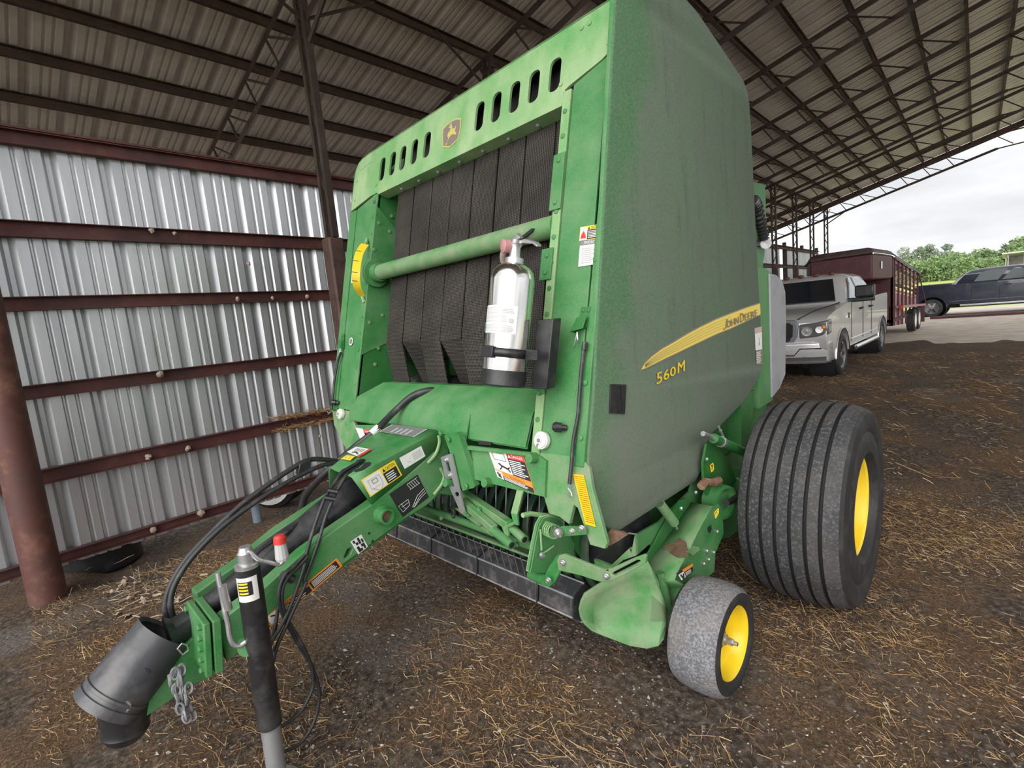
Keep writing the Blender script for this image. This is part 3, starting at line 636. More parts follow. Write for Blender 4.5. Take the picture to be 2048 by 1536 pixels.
# latch pocket on the shield
lq = [SF.px(*p) for p in ((1219, 768), (1250, 769), (1247, 828), (1217, 826))]
mb = MB(); mb.prism([SF(a, b, .001) for a, b in lq], SF.n * .006, [[SF(lq[0][0] * (1 - s) + lq[2][0] * s, lq[0][1] * (1 - t) + lq[2][1] * t, .001) for s, t in ((.35, .15), (.88, .15), (.88, .88), (.35, .88))]])
mb.prism([SF(lq[0][0] * (1 - s) + lq[2][0] * s, lq[0][1] * (1 - t) + lq[2][1] * t, .001) for s, t in ((.35, .15), (.88, .15), (.88, .88), (.35, .88))], SF.n * .001)
obj('latch_handle', mb, M['black'], sh, smooth=0, bevel=.002)
# yellow stripe
up = qs((208, 922), (255, 840), (340, 755), (480, 650), (640, 560), (840, 440), (1000, 355), (1200, 258), (1400, 180), (1600, 105), (1780, 48))
dn = qs((208, 922), (262, 903), (400, 835), (540, 765), (700, 690), (850, 616), (1000, 545), (1200, 450), (1400, 370), (1600, 275), (1785, 190))
U_, D_ = [SF.px(*p) for p in up], [SF.px(*p) for p in dn]
mb = MB(); mb.i = 1; mb.prism([SF(a, b, .0010) for a, b in [(a - (.004), b + .006) for a, b in U_]] + [SF(a, b - .006, .0010) for a, b in D_[::-1][:-1]], SF.n * .0005)
mb.i = 0; mb.prism([SF(a, b, .0018) for a, b in U_] + [SF(a, b, .0018) for a, b in D_[::-1][:-1]], SF.n * .0005)
mb.i = 2
for t in (.22, .40, .58, .76):
    for i in range(1, 8):
        p, q = V(U_[i]).lerp(V(D_[i]), t), V(U_[i + 1]).lerp(V(D_[i + 1]), t); w_ = .0035 * (1 - i / 12)
        mb.add([SF(p.x, p.y - w_, .0026), SF(q.x, q.y - w_, .0026), SF(q.x, q.y + w_, .0026), SF(p.x, p.y + w_, .0026)], [(0, 1, 2, 3)])
def boxmap(quad, fr, off):
    """quad: px of bottom-left, bottom-right, top-right, top-left"""
    Q = [V(fr.px(*p)) for p in quad]
    return lambda a, b: (lambda p: fr(p.x, p.y, off))(Q[0] * (1 - a) * (1 - b) + Q[1] * a * (1 - b) + Q[2] * a * b + Q[3] * (1 - a) * b)
def textq(mb, t, quad, fr, off, i, ol=None, shear=0, oi=1):
    Pm = boxmap(quad, fr, off)
    if ol:
        mb.i = oi
        for q_, (dx, dy) in enumerate(((-ol, -ol), (ol, ol), (ol, -ol), (-ol, ol))):
            mb.text(t, lambda a, b: Pm(a + dx, b + dy) - fr.n * (.0020 - .0003 * q_), (0, 0, 1, 1), shear)
    mb.i = i
    for q_, dx in enumerate((0,) if not ol else (0, -.45 * ol, .45 * ol)): mb.text(t, lambda a, b: Pm(a + dx, b + dx * .5) + fr.n * (.0004 * q_), (0, 0, 1, 1), shear)
qJ = qs((1300, 388), (1500, 308), (1490, 205), (1310, 262)); 
textq(mb, 'OHN', qs((1335, 372), (1492, 308), (1486, 218), (1330, 285)), SF, .0055, 1, .02, oi=0)
textq(mb, 'J', qs((1288, 398), (1330, 378), (1345, 252), (1310, 262)), SF, .0055, 1, .04, oi=0)
textq(mb, 'D', qs((1512, 300), (1560, 280), (1556, 165), (1510, 180)), SF, .0055, 1, .05, oi=0)
textq(mb, 'EERE', qs((1572, 276), (1738, 212), (1732, 125), (1568, 188)), SF, .0055, 1, .015, oi=0)
textq(mb, '560', qs((408, 1120), (660, 985), (655, 868), (408, 968)), SF, .0042, 3, .018)
textq(mb, 'M', qs((686, 968), (776, 935), (776, 795), (688, 830)), SF, .0042, 3, .045)
obj('stripe_decal', mb, [M['d_stripe'], M['d_faded'], M['d_dull'], M['yellow']], sh, smooth=0, label='curved yellow stripe decal reading JOHN DEERE above 560M')
# ---- decals built from quads
def decal(name, fr, quad, parent, els, mats, off=.0012, label=None, round_=.0):
    """quad px: TL, TR, BR, BL; els: (kind, material index, s0,t0,s1,t1[, text])"""
    Q = [V(fr.px(*p)) for p in quad]
    def P(s, t, k=0): p = bil([V((q.x, q.y, 0)) for q in Q], s, t); return fr(p.x, p.y, off + k)
    mb = MB(); k = 0
    for e in els:
        kd, i, s0, t0, s1, t1_ = e[:6]; mb.i = i; k += .00035
        if kd == 'r': mb.add([P(s0, t0, k), P(s1, t0, k), P(s1, t1_, k), P(s0, t1_, k)], [(3, 2, 1, 0)])
        elif kd == 't': mb.text(e[6], lambda a, b, kk=k: P(a, b, kk), (s0, t1_, s1, t0)) if False else mb.text(e[6], lambda a, b, kk=k: P(s0 + (s1 - s0) * a, t1_ + (t0 - t1_) * b, kk), (0, 0, 1, 1))
        elif kd == 'l':      # a block of tiny unreadable lines
            n = e[6]; rn = random.Random(n)
            for j in range(n):
                t = t0 + (t1_ - t0) * (j + .2) / n; s_end = s0 + (s1 - s0) * rn.uniform(.7, 1)
                mb.add([P(s0, t, k), P(s_end, t, k), P(s_end, t + (t1_ - t0) * .45 / n, k), P(s0, t + (t1_ - t0) * .45 / n, k)], [(3, 2, 1, 0)])
        elif kd == 'p': mb.prism([P(s0 + a * (s1 - s0), t0 + b * (t1_ - t0), k) for a, b in e[6]], fr.n * .0002)
        elif kd == 'd':
            for a, b, c, d, w_ in e[6]:
                p, q = P(s0 + a * (s1 - s0), t0 + b * (t1_ - t0), k), P(s0 + c * (s1 - s0), t0 + d * (t1_ - t0), k); mb.path([p, q], w_, 4, cap=False)
    return obj(name, mb, mats, parent, smooth=0, label=label)
DM = [M['d_white'], M['d_yellow'], M['d_black'], M['d_red'], M['d_orange'], M['d_grey'], M['d_mid']]
TRI = [(.5, 0), (1, 1), (0, 1)]
decal('caution_decal', FF, e5((1525, 160), (1645, 140), (1640, 225), (1518, 242)), fr, [('r', 1, 0, 0, 1, 1), ('r', 0, .03, .04, .36, .96), ('r', 2, .38, .28, .97, .94), ('p', 3, .06, .3, .33, .85, [(.5, 0), (.9, .6), (1, 1), (0, 1), (.1, .5)]), ('p', 2, .40, .05, .5, .25, TRI), ('t', 2, .54, .06, .95, .24, 'CAUTION'), ('l', 0, .43, .36, .93, .9, 5)], DM)
decal('important_decal', FF, e5((1525, 238), (1633, 225), (1622, 375), (1512, 392)), fr, [('r', 0, 0, 0, 1, 1), ('r', 6, 0, 0, 1, .2), ('t', 0, .22, .05, .78, .16, 'IMPORTANT'), ('l', 5, .12, .3, .9, .92, 8)], DM)
decal('side_warning_decal', SF, qs((1708, 372), (1803, 350), (1812, 850), (1728, 860)), sh, [('r', 2, 0, 0, 1, .15), ('r', 0, 0, .15, 1, .60), ('d', 1, .2, .2, .8, .55, [(.55, .2, .6, .5, .002), (.6, .5, .45, .8, .002), (.6, .5, .7, .8, .002)]), ('r', 3, 0, .60, 1, 1), ('l', 0, .1, .64, .9, .97, 7)], [M['d_white'], M['d_mid'], M['d_pink'], M['d_faded']])
# ---- inside the chamber opening
mb = MB(); mb.prism([V((-2.93, 1.47, 1.16)), V((-2.93, 1.82, 2.47)), V((-2.93, 2.25, 2.47)), V((-2.93, 2.25, 1.16))], V((.012, 0, 0)))
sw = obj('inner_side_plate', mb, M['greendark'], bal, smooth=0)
mb = MB(); mb.prism([V((-2.918, 1.53, 1.42)), V((-2.918, 1.78, 2.36)), V((-2.918, 2.0, 2.1)), V((-2.918, 2.0, 1.56))], V((.006, 0, 0))); obj('doubler_plate', mb, M['green'], sw, smooth=0)
mb = MB()
for v, z in ((1.78, 2.25), (1.85, 2.2), (1.72, 2.08), (1.62, 1.62), (1.72, 1.66), (1.80, 1.55), (1.66, 1.45), (1.62, 1.35), (1.88, 2.3), (1.76, 2.38)): mb.bolt(V((-2.912, v, z)), V((1, 0, 0)), .012, .006, 8)
obj('plate_bolts', mb, M['greendusty'], sw, kind='stuff')
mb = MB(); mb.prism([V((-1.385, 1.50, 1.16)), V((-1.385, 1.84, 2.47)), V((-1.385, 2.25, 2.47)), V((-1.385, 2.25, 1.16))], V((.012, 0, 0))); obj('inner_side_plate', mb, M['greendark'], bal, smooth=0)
# belts: every second one runs to the rear roller below the bend
def belt(k):
    u0 = -2.79 + .188 * k; u1 = u0 + .178; odd = k % 2 == 1
    pf = [(1.98, 2.80), (1.87, 2.48), (1.80, 2.2), (1.73, 1.9), (1.665, 1.62), (1.63, 1.48), (1.64 + (.05 if odd else 0), 1.35), (1.655 + (.10 if odd else .0), 1.18), (1.66 + (.16 if odd else 0), 1.0)]
    pf = [(v + .022, z) for v, z in pf]; g = [[V((u0, v, z)), V((u0 + .004, v - .004, z)), V((u1 - .004, v - .004, z)), V((u1, v, z))] for v, z in pf]
    b = [[V((u1, v + .008, z)), V((u0, v + .008, z))] for v, z in pf]
    mb = MB(); mb.sheet([r_ + b[i] + [r_[0]] for i, r_ in enumerate(g)]); return mb
for k in range(8): obj('belt', belt(k), M['belt'], bal, smooth=30)
mb = MB().tube((-2.93, 1.83, 1.45), (-1.37, 1.83, 1.45), .10, 28); obj('front_roller', mb, M['rollerblack'], bal)
mb = MB().tube((-2.93, 1.92, 1.12), (-1.37, 1.92, 1.12), .12, 28); obj('starter_roller', mb, M['rollerblack'], bal)
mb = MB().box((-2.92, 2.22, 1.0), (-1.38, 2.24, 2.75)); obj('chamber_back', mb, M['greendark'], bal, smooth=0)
# cross tube with its slot
cy, cz, cr_ = 1.702, 1.927, .048
mb = MB().tube((-2.91, cy, cz), (-1.383, cy, cz), cr_, 36); ct = obj('cross_tube', mb, M['greendusty'], bal)
mb = MB().tube((-2.912, cy, cz), (-2.885, cy, cz), .088, 32); mb.tube((-2.885, cy, cz), (-2.83, cy, cz), .058, 28); obj('tube_flange', mb, M['green'], ct, bevel=.003)
a, b = PY(1035, 487, cy - .045), PY(1067, 462, cy - .045)
mb = MB()
dirn = (b - a); nrm = V((0, -1, .25)).normalized(); sd_ = dirn.cross(nrm).normalized() * .008
o_ = V((0, -.010, .004)); mb.prism([a - sd_ + o_, b - sd_ + o_, b + dirn * .12 + o_, b + sd_ + o_, a + sd_ + o_], V((0, .006, 0)))
obj('tube_slot', mb, M['groove'], ct, smooth=0)
# hood below the opening
hb = [(-2.93, 1.62, 1.22), (-1.385, 1.62, 1.22)]
hl = MB()
def hp(u, v, z): return V((u, v, z))
rows = [[(-2.79, 1.66, 1.235), (-1.39, 1.66, 1.235)], [(-2.80, 1.60, 1.238), (-1.39, 1.60, 1.238)], [(-2.92, 1.475, 1.165), (-1.40, 1.475, 1.165)], [(-2.92, 1.46, 1.145), (-1.40, 1.46, 1.145)], [(-2.91, 1.405, 1.03), (-1.40, 1.405, 1.03)]]
hl.sheet([[V(r_[0]).lerp(V(r_[1]), i / 12) for i in range(13)] for r_ in rows]); hl.sheet([[p + V((0, .01, -.01)) for p in (V(r_[0]), V(r_[1]))][::-1] for r_ in rows])
hood = obj('front_hood', hl, M['green'], bal, smooth=25)
mb = MB(); wq = [(894, 857), (937, 826.5), (932, 883), (913, 875)]
HP = Fr((0, 1.405, 1.03), (1, 0, 0), (0, .055, .115)); mb.prism([HP(*HP.px(x, y, .012), k) for x, y, k in ((893, 843, .012), (938, 827, .004), (933, 884, .02), (917, 878, .02), (911, 872, .018), (893, 868, .014))], HP.n * -.006); obj('stiffener', mb, M['green'], hood, smooth=0)
mb = MB().prism([HP(*HP.px(x, y, .002), .002) for x, y in ((959, 882), (982, 884), (983, 891), (957, 889))], HP.n * .002); obj('hood_notch', mb, M['groove'], hood, smooth=0)
# lower cross panel with danger decal
LP = Fr((0, 1.375, .9), (1, 0, 0), (0, .2589, .9659))
mb = MB(); mb.prism([LP(*LP.px(*p)) for p in ((915, 888), (1068, 905), (1092, 922), (1089, 994), (943, 957), (930, 945))], -LP.n * .02)
mb.prism([LP(*LP.px(*p), .001) for p in ((917, 889), (1068, 906), (1072, 913), (919, 897))], LP.n * .02)
lp = obj('cross_panel', mb, M['green'], bal, smooth=0)
mb = MB(); mb.prism([LP(*LP.px(*p)) for p in ((712, 850), (776, 850), (776, 900), (700, 900))], -LP.n * .02); lp2 = obj('cross_panel', mb, M['green'], bal, smooth=0)
man = [(.15, .1, .35, .35, .004), (.35, .35, .8, .55, .004), (.35, .35, .2, .75, .003), (.8, .55, 1., .25, .003), (.8, .55, .95, .85, .003), (.2, .75, .1, .9, .003)]
decal('danger_decal', LP, q3((520, 410), (805, 460), (905, 765), (600, 630)), lp, [('r', 4, -.01, -.01, 1.01, 1.01), ('r', 0, 0, .0, .52, .70), ('r', 3, .52, 0, 1, .17), ('r', 2, .52, .17, 1, .70), ('p', 0, .56, .03, .63, .13, TRI), ('t', 0, .66, .03, .97, .13, 'DANGER'), ('l', 0, .55, .2, .97, .67, 8), ('d', 6, .1, .05, .45, .3, [(0, 0, 1, 0, .0015), (1, 0, 1, 1, .0015), (0, 0, 0, 1, .0015), (0, 1, 1, 1, .0015)]), ('d', 2, .15, .4, .5, .66, man), ('r', 0, .0, .74, .2, 1), ('r', 4, .2, .74, 1, .86), ('t', 2, .4, .765, .8, .84, 'WARNING'), ('r', 2, .2, .86, 1, 1), ('l', 0, .23, .87, .97, .98, 3), ('d', 2, .04, .78, .17, .97, [(.2, .1, .8, .9, .004), (.8, .2, .3, .8, .004)])], DM, label='white, black and red danger decal')
decal('danger_decal', LP, q2((865, 225), (990, 250), (1010, 330), (905, 320)), lp2, [('r', 0, 0, 0, 1, 1), ('r', 3, .5, 0, 1, .35), ('r', 2, .5, .35, 1, 1), ('t', 0, .6, .08, .95, .28, 'DANGER')], DM)
mb = MB()
for x, y in ((978, 965), (900, 965)):
    p = LP(*LP.px(x, y)); mb.tube(p - LP.n * .02, p + LP.n * .03, .02, 14); 
p = LP(*LP.px(1071, 917)); mb.tube(p, p + LP.n * .04, .019, 14)
obj('panel_boss', mb, M['green'], lp, kind='stuff')
# discs, knobs, latches, cords on the front face
def front_disc(x, y, r):
    c = FF(*FF.px(x, y), .004); mb = MB(); n = FF.n
    mb.lathe([(0, r * .95), (.012, r), (.02, r * .98), (.02, r * .86), (.026, r * .84), (.028, r * .55), (.022, r * .5), (.022, .012), (.03, .011), (.03, .0001)], c, n, 40)
    d = obj('guide_disc', mb, M['white'], bal, smooth=40, label='round white plastic disc')
    mb = MB(); mb.prism([c + FF.x * (a * r) + FF.y * (b * r) + n * .0265 for a, b in ((-.35, -.45), (-.12, -.35), (-.08, -.6), (-.2, -.85), (-.4, -.75))], n * .002); mb.bolt(c + n * .03, n, .008, .006); obj('disc_slot', mb, M['d_mid'], d, smooth=0)
front_disc(1089, 881, .036); front_disc(686, 828, .034)
def knob(x, y, nm='rubber_knob'):
    c = FF(*FF.px(x, y), .0); mb = MB().lathe([(0, .012), (.02, .012), (.02, .019), (.045, .021), (.055, .012), (.056, .0001)], c, (FF.n + FF.x * -.9), 10); return obj(nm, mb, M['black'], bal)
knob(1133, 856); knob(678, 806)
def latch(x, y, s=1., side=1):
    c = FF(*FF.px(x, y)); fr_ = Fr(c, FF.x, FF.y); mb = MB()
    mb.prism([fr_(-.03 * s, -.045, .002), fr_(.03 * s, -.03, .002), fr_(.035 * s, .05, .002), fr_(-.01 * s, .05, .002)], fr_.n * .004)
    mb.prism([fr_(-.035 * s, -.05, .03), fr_(.025 * s, -.04, .03), fr_(.03 * s, .012, .018), fr_(-.02 * s, .006, .018)], fr_.n * .003)
    mb.prism([fr_(-.035 * s, -.05, .0), fr_(-.035 * s, -.05, .032), fr_(-.02 * s, .006, .02), fr_(-.02 * s, .006, .0)], fr_.x * .003 * s)
    mb.bolt(fr_(.0, .036, .004), fr_.n, .008, .006); mb.bolt(fr_(.024 * s, .034, .004), fr_.n, .008, .006)
    l = obj('door_latch', mb, M['greendark'], bal, bevel=.001); mb = MB()
    p = fr_(-.01 * s, -.05, .02); mb.path([p, p + FF.y * -.03 + FF.x * .006, p + FF.y * -.06 + FF.n * .01, p + FF.y * -.03 - FF.x * .006, p], .003, 6, closed=False); obj('wire_hook', mb, M['steel'], l)
    return fr_(-.01 * s, -.11, .02)
p0 = latch(1167, 640); p1 = latch(687, 683, -.8)
def cord(pts, r, nm='rubber_cord', loop=None):
    mb = MB().path(smooth_pts(pts), r, 8); c = obj(nm, mb, M['hose'], bal)
    if loop: mb = MB().path(loop, .003, 6, closed=True); obj('wire_hook', mb, M['steel'], c)
def smooth_pts(pts, n=8):
    pts = [V(p) for p in pts]; out = []
    for i in range(len(pts) - 1):
        p0_, p1_, p2_, p3_ = pts[max(i - 1, 0)], pts[i], pts[i + 1], pts[min(i + 2, len(pts) - 1)]
        for k in range(n):
            t = k / n; out.append(.5 * ((2 * p1_) + (-p0_ + p2_) * t + (2 * p0_ - 5 * p1_ + 4 * p2_ - p3_) * t * t + (-p0_ + 3 * p1_ - 3 * p2_ + p3_) * t ** 3))
    out.append(pts[-1]); return out
ff = lambda x, y, o=.02: FF(*FF.px(x, y, o), o)
mb = MB().path([ff(1170, 684), ff(1168, 700)], .011, 8); mb.path(smooth_pts([ff(1169, 690), ff(1166, 712), ff(1161, 760), ff(1156, 830), ff(1147, 880), ff(1143, 930), ff(1139, 968)]), .0075, 8)
cd1 = obj('rubber_cord', mb, M['hose'], bal)
mb = MB().path([ff(1140, 965), ff(1136, 976), ff(1143, 986), ff(1144, 992), ff(1140, 995), ff(1136, 990), ff(1143, 976)], .0025, 6); obj('wire_hook', mb, M['steel'], cd1)
mb = MB().path(smooth_pts([ff(682, 705), ff(676, 722), ff(669, 760), ff(666, 790), ff(663, 820)]), .008, 8); cd2 = obj('rubber_cord', mb, M['hose'], bal)
mb = MB().path([ff(666, 822, .05), ff(656, 826, .05), ff(653, 820, .05), ff(658, 817, .05), ff(662, 824, .05), ff(656, 829, .05)], .0025, 6); obj('wire_hook', mb, M['steel'], cd2)
# bale size gauge: curved yellow strip on the left
g0, g1, g2_ = ff(732, 482, .005), ff(714, 545, .10), ff(727, 600, .005)
pts = smooth_pts([ff(730, 488, .03), ff(718, 508, .085), ff(712, 545, .11), ff(714, 572, .085), ff(724, 592, .02)], 5)
mb = MB(); mb.sheet([[p - FF.x * .010 + FF.n * .022, p + FF.x * .010 - FF.n * .022] for p in pts]); mb.sheet([[p + FF.x * .009 - FF.n * .023, p - FF.x * .011 + FF.n * .021] for p in pts])
gg = obj('bale_gauge', mb, M['d_yellow'], bal, smooth=60, label='curved yellow gauge strip with black marks')
mb = MB()
for k in (4, 7, 10, 13): mb.box((-1, -.002, .001), (.3, .002, .0015), lambda a, b, c, k=k: pts[k] + (FF.x * .010 - FF.n * .022) * a + FF.y * b + (FF.x + FF.n * .4) * c)
obj('gauge_marks', mb, M['d_black'], gg, kind='stuff', smooth=0)
for pp in ([ff(734, 478, .0), ff(733, 484, .02), ff(730, 488, .03)], [ff(724, 592, .02), ff(728, 604, .003)]): obj('gauge_bracket', MB().path(pp, .011, 6), M['greenlight'], gg)
decal('gauge_label', FF, ql((168, 340), (222, 322), (222, 398), (165, 408)), fl2, [('r', 0, 0, 0, 1, 1), ('r', 6, .1, .15, .9, .9)], DM)
c = FF(*FF.px(702.5, 683), .001); mb = MB(); mb.i = 0; mb.lathe([(0, .026), (.002, .026), (.002, .0001)], c, FF.n, 24); mb.i = 1; mb.lathe([(.0025, .020), (.003, .0001)], c, FF.n, 20); obj('round_decal', mb, [M['d_white'], M['d_mid']], fl2, smooth=0)
# ------------------------------------------------------------------ body behind the shields
obj('chamber_light_block', MB().box((-3.2, 2.26, .95), (-1.18, 3.3, 2.62)), M['greendark'], bal, bevel=.03)  # plain box closing the body at the rear, added to block light
obj('lower_frame', MB().box((-3.15, 1.95, .62), (-1.2, 3.0, .98)), M['greendark'], bal, bevel=.02)
obj('axle_beam', MB().box((-3.4, 2.68, .42), (-.95, 2.84, .58)), M['greendark'], bal, bevel=.01)
# ------------------------------------------------------------------ tongue
TR = Fr((-1.95, 0, 0), (0, 1, 0), (0, 0, 1))
rail = [(435, 1246), (529, 1175), (607, 1105), (671, 1059), (742, 1010), (800, 965), (875, 898), (878, 866), (893, 872), (906, 950), (922, 975), (905, 992), (880, 988), (859, 1007), (812, 1037), (783, 1059), (627, 1173), (560, 1239), (454, 1325)]
RL = [PX(x, y, -1.95) for x, y in rail]
ton = obj('tongue_rail', MB().prism(RL, V((-.07, 0, 0)), [[PX(x, y, -1.95) for x, y in q2((772, 1290), (800, 1225), (830, 1210), (842, 1225), (815, 1275), (785, 1300))]]), M['green'], bal, bevel=.008)
obj('tongue_rail', MB().prism([p + V((-.39, 0, 0)) for p in RL], V((.07, 0, 0))), M['green'], bal, bevel=.008)
obj('tongue_floor', MB().prism([V((-2.33, p.y, p.z)) for p in (PX(859, 1005, -1.95), PX(560, 1236, -1.95), PX(560, 1222, -1.95), PX(859, 990, -1.95))], V((.37, 0, 0))), M['greendark'], bal, smooth=0)
mb = MB(); c = PX(*q2((1075, 935))[0], -1.95); mb.lathe([(-.02, .03), (-.02, .040), (.012, .040), (.015, .034), (.055, .034), (.055, .026), (.0, .026)], c, (1, 0, 0), 24); sb = obj('cross_tube_stub', mb, M['green'], ton)
obj('packed_dirt', MB().lathe([(.03, .026), (.034, .0001)], c, (1, 0, 0), 12), M['brown'], sb)
# cover over the drive shaft
cfr, cfl, cnr, cnl = PX(876, 862, -1.945), PY(771, 846, 1.375), PX(704, 955, -1.945), PZ(658, 935, .955)
zf = cfr.z; cfl.z = zf; 
cover = MB(); rows = []
for t in (0, .25, .5, .75, 1):
    a, b = cnl.lerp(cfl, t), cnr.lerp(cfr, t); rows.append([a + V((-.03, 0, -.10)), a + V((-.012, 0, -.02)), a + V((.01, 0, 0)), a.lerp(b, .5), b + V((-.018, 0, .004)), b, TR(*TR.px(744 + (876 - 744) * t, 1010 + (895 - 1010) * t))])
cover.sheet(rows)
cv = obj('shaft_cover', cover, M['green'], bal, smooth=30); sm = cv.modifiers.new('solid', 'SOLIDIFY'); sm.thickness = .006
cn = (cfr - cnr).cross(cfl - cfr).normalized(); cn = cn if cn.z > 0 else -cn
CF = Fr(cnr, (cfr - cnr), cn.cross(cfr - cnr))
for pts in (q2((942, 490), (915, 488), (878, 500), (868, 520), (840, 540), (760, 575), (690, 640), (720, 640), (800, 600), (880, 560), (930, 520)), q2((995, 522), (975, 514), (940, 522), (928, 540), (905, 562), (850, 585), (870, 600), (925, 580), (965, 556), (990, 540))):
    obj('hose_slot', MB().prism([CF(*CF.px(x, y), .003) for x, y in pts], CF.n * .002), M['groove'], cv, smooth=0)
decal('worn_decal', CF, q2((1060, 265), (1165, 205), (1455, 245), (1345, 310)), cv, [('r', 0, 0, 0, 1, 1), ('r', 1, .02, .04, .98, .96), ('l', 0, .1, .25, .85, .8, 4)], [M['d_grey'], M['d_mid']], off=.004)
decal('warning_decal', CF, q2((795, 432), (870, 388), (1003, 412), (895, 475)), cv, [('r', 0, 0, 0, 1, 1), ('r', 3, .0, .82, 1, 1), ('l', 6, .45, .2, .95, .75, 4), ('d', 2, .1, .2, .4, .8, [(.2, .2, .8, .6, .003), (.8, .3, .3, .9, .003)])], DM, off=.004)
decal('yellow_decal', CF, q2((745, 488), (790, 458), (865, 466), (822, 503)), cv, [('r', 0, 0, 0, 1, 1), ('d', 1, .3, .3, .7, .7, [(0, 0, 1, 0, .002), (1, 0, 1, 1, .002), (1, 1, 0, 1, .002), (0, 1, 0, 0, .002)])], [M['d_yellow'], M['d_dull']], off=.004)
TRo = TR.off(.008)
box_ = [(0, 0, 1, 0, .0012), (1, 0, 1, 1, .0012), (1, 1, 0, 1, .0012), (0, 1, 0, 0, .0012)]
decal('caution_decal', TRo, q2((905, 655), (1180, 490), (1245, 615), (985, 795)), cv, [('r', 1, 0, 0, 1, 1), ('r', 0, .03, .05, .54, .95), ('r', 2, .56, .33, .96, .95), ('p', 2, .58, .07, .66, .28, TRI), ('t', 2, .68, .08, .95, .26, 'CAUTION'), ('l', 0, .6, .42, .93, .9, 4), ('d', 5, .12, .2, .45, .7, box_), ('d', 6, .22, .3, .36, .5, box_), ('d', 5, .15, .7, .45, .95, [(0, 0, .5, 1, .0012), (.5, 1, 1, 0, .0012)])], DM, label='yellow, white and black caution decal')
decal('white_decal', TRo, q2((1220, 475), (1400, 375), (1435, 460), (1265, 565)), cv, [('r', 0, 0, 0, 1, 1), ('d', 5, .1, .3, .45, .9, [(0, 1, .6, .4, .001), (.6, .4, .8, 0, .001), (.3, .4, 1, 1, .001)]), ('l', 5, .5, .2, .95, .85, 5)], DM)
spring_ = [(x / 5, .0, x / 5 + .12, 1, .0016) for x in range(5)] + [(0, 0, 1, 0, .0012), (0, 1, 1, 1, .0012)]
decal('black_diagram_decal', TR, q2((1140, 770), (1370, 610), (1465, 795), (1250, 960)), ton, [('r', 2, 0, 0, 1, 1), ('d', 5, .58, .08, .95, .32, spring_), ('d', 5, .05, .5, .4, .85, [(0, .2, 1, .2, .0014), (0, .2, .1, 1, .0014), (.1, 1, .9, .8, .0014), (1, .2, .9, .8, .0014), (.2, .5, .9, .5, .0014), (.3, .1, .4, .9, .0014)]), ('d', 5, .4, .6, .98, .95, [(0, .9, .5, .2, .0014), (.5, .2, 1, 0, .0014), (.05, 1, .6, .4, .0014), (.6, .4, 1, .25, .0014), (.1, 1, .65, .6, .0014), (.65, .6, 1, .5, .0014), (0, .9, .1, 1, .0014)])], DM, label='black decal with white line drawings')
decal('arrow_decal', TR, q2((820, 1160), (910, 1100), (965, 1200), (885, 1265)), ton, [('r', 0, 0, 0, 1, 1)] + [('p', 2, .08, .06, .95, .95, p) for p in ([(.05, .0), (.25, .0), (.25, .25), (.45, .25), (.45, .45), (.2, .45), (.2, .22), (.05, .22)], [(.5, 0), (.7, 0), (.7, .5), (.5, .5)], [(.1, .55), (.35, .55), (.35, .8), (.55, .8), (.55, 1), (.1, 1)], [(.55, .55), (.9, .55), (.9, 1), (.7, 1), (.7, .75), (.55, .75)], [(.78, .2), (.95, .2), (.95, .5), (.78, .5)])], DM, label='white square decal with black bars')
decal('orange_warning_decal', TR, t1((1105, 692), (1530, 338), (1565, 385), (1145, 742)), ton, [('r', 4, 0, 0, 1, 1), ('r', 0, .02, .1, .16, .9), ('d', 2, .04, .15, .14, .85, [(.2, .1, .8, .5, .003), (.8, .5, .2, .9, .003)]), ('r', 2, .18, .35, .56, .92), ('r', 2, .58, .14, .97, .86), ('t', 2, .24, .06, .52, .30, 'WARNING'), ('l', 0, .20, .4, .54, .88, 3), ('l', 0, .60, .2, .95, .8, 5)], DM, label='long orange and black warning decal')
mb = MB()
for p in q2((975, 1092), (1003, 1157)): mb.bolt(PX(*p, -1.948), (1, 0, 0), .006, .001)
obj('rail_holes', mb, M['groove'], ton, kind='stuff')
# end flanges of cover and gusset arcs
for arc in (q2((1545, 290), (1550, 350), (1520, 440), (1455, 515)), q2((1560, 560), (1588, 620), (1570, 690), (1505, 775))):
    obj('edge_arc', MB().path(smooth_pts([PX(x, y, -1.94) for x, y in arc]), .008, 6), M['greenlight'], ton)
# joint plates and hitch
ax = (RL[4] - RL[0]).normalized(); ax.x = 0; up_ = V((0, -ax.z, ax.y)); hc = V((0, (RL[0].y + RL[-1].y) / 2, (RL[0].z + RL[-1].z) / 2))
HF = Fr(hc + V((0, -.01, .02)), (1, 0, 0), (0, .10, 1))
for k, (d, e) in enumerate(((-.005, .022), (.028, .05))):
    mb = MB(); mb.box((-2.16, -.105, d), (-1.915, .085, e), lambda a, b, c: HF(a, b, c)); pl = obj('joint_plate', mb, M['green'], bal, bevel=.004)
mb = MB()
for k in range(5): mb.bolt(HF(-1.945, -.085 + k * .038, .05), HF.n, .011, .014, 6)
for k in range(5): mb.bolt(HF(-2.13, -.085 + k * .038, .05), HF.n, .011, .014, 6)
obj('plate_bolts', mb, M['green'], pl, kind='stuff')
h = [(396, 1268), (372, 1290), (352, 1310), (330, 1352), (300, 1388), (222, 1446), (220, 1458), (232, 1461), (300, 1428), (351, 1393), (385, 1368), (405, 1362), (420, 1352)]
ht = obj('hitch', MB().prism([PX(x, y, -2.085) for x, y in h], V((-.12, 0, 0))), M['green'], bal, bevel=.006)
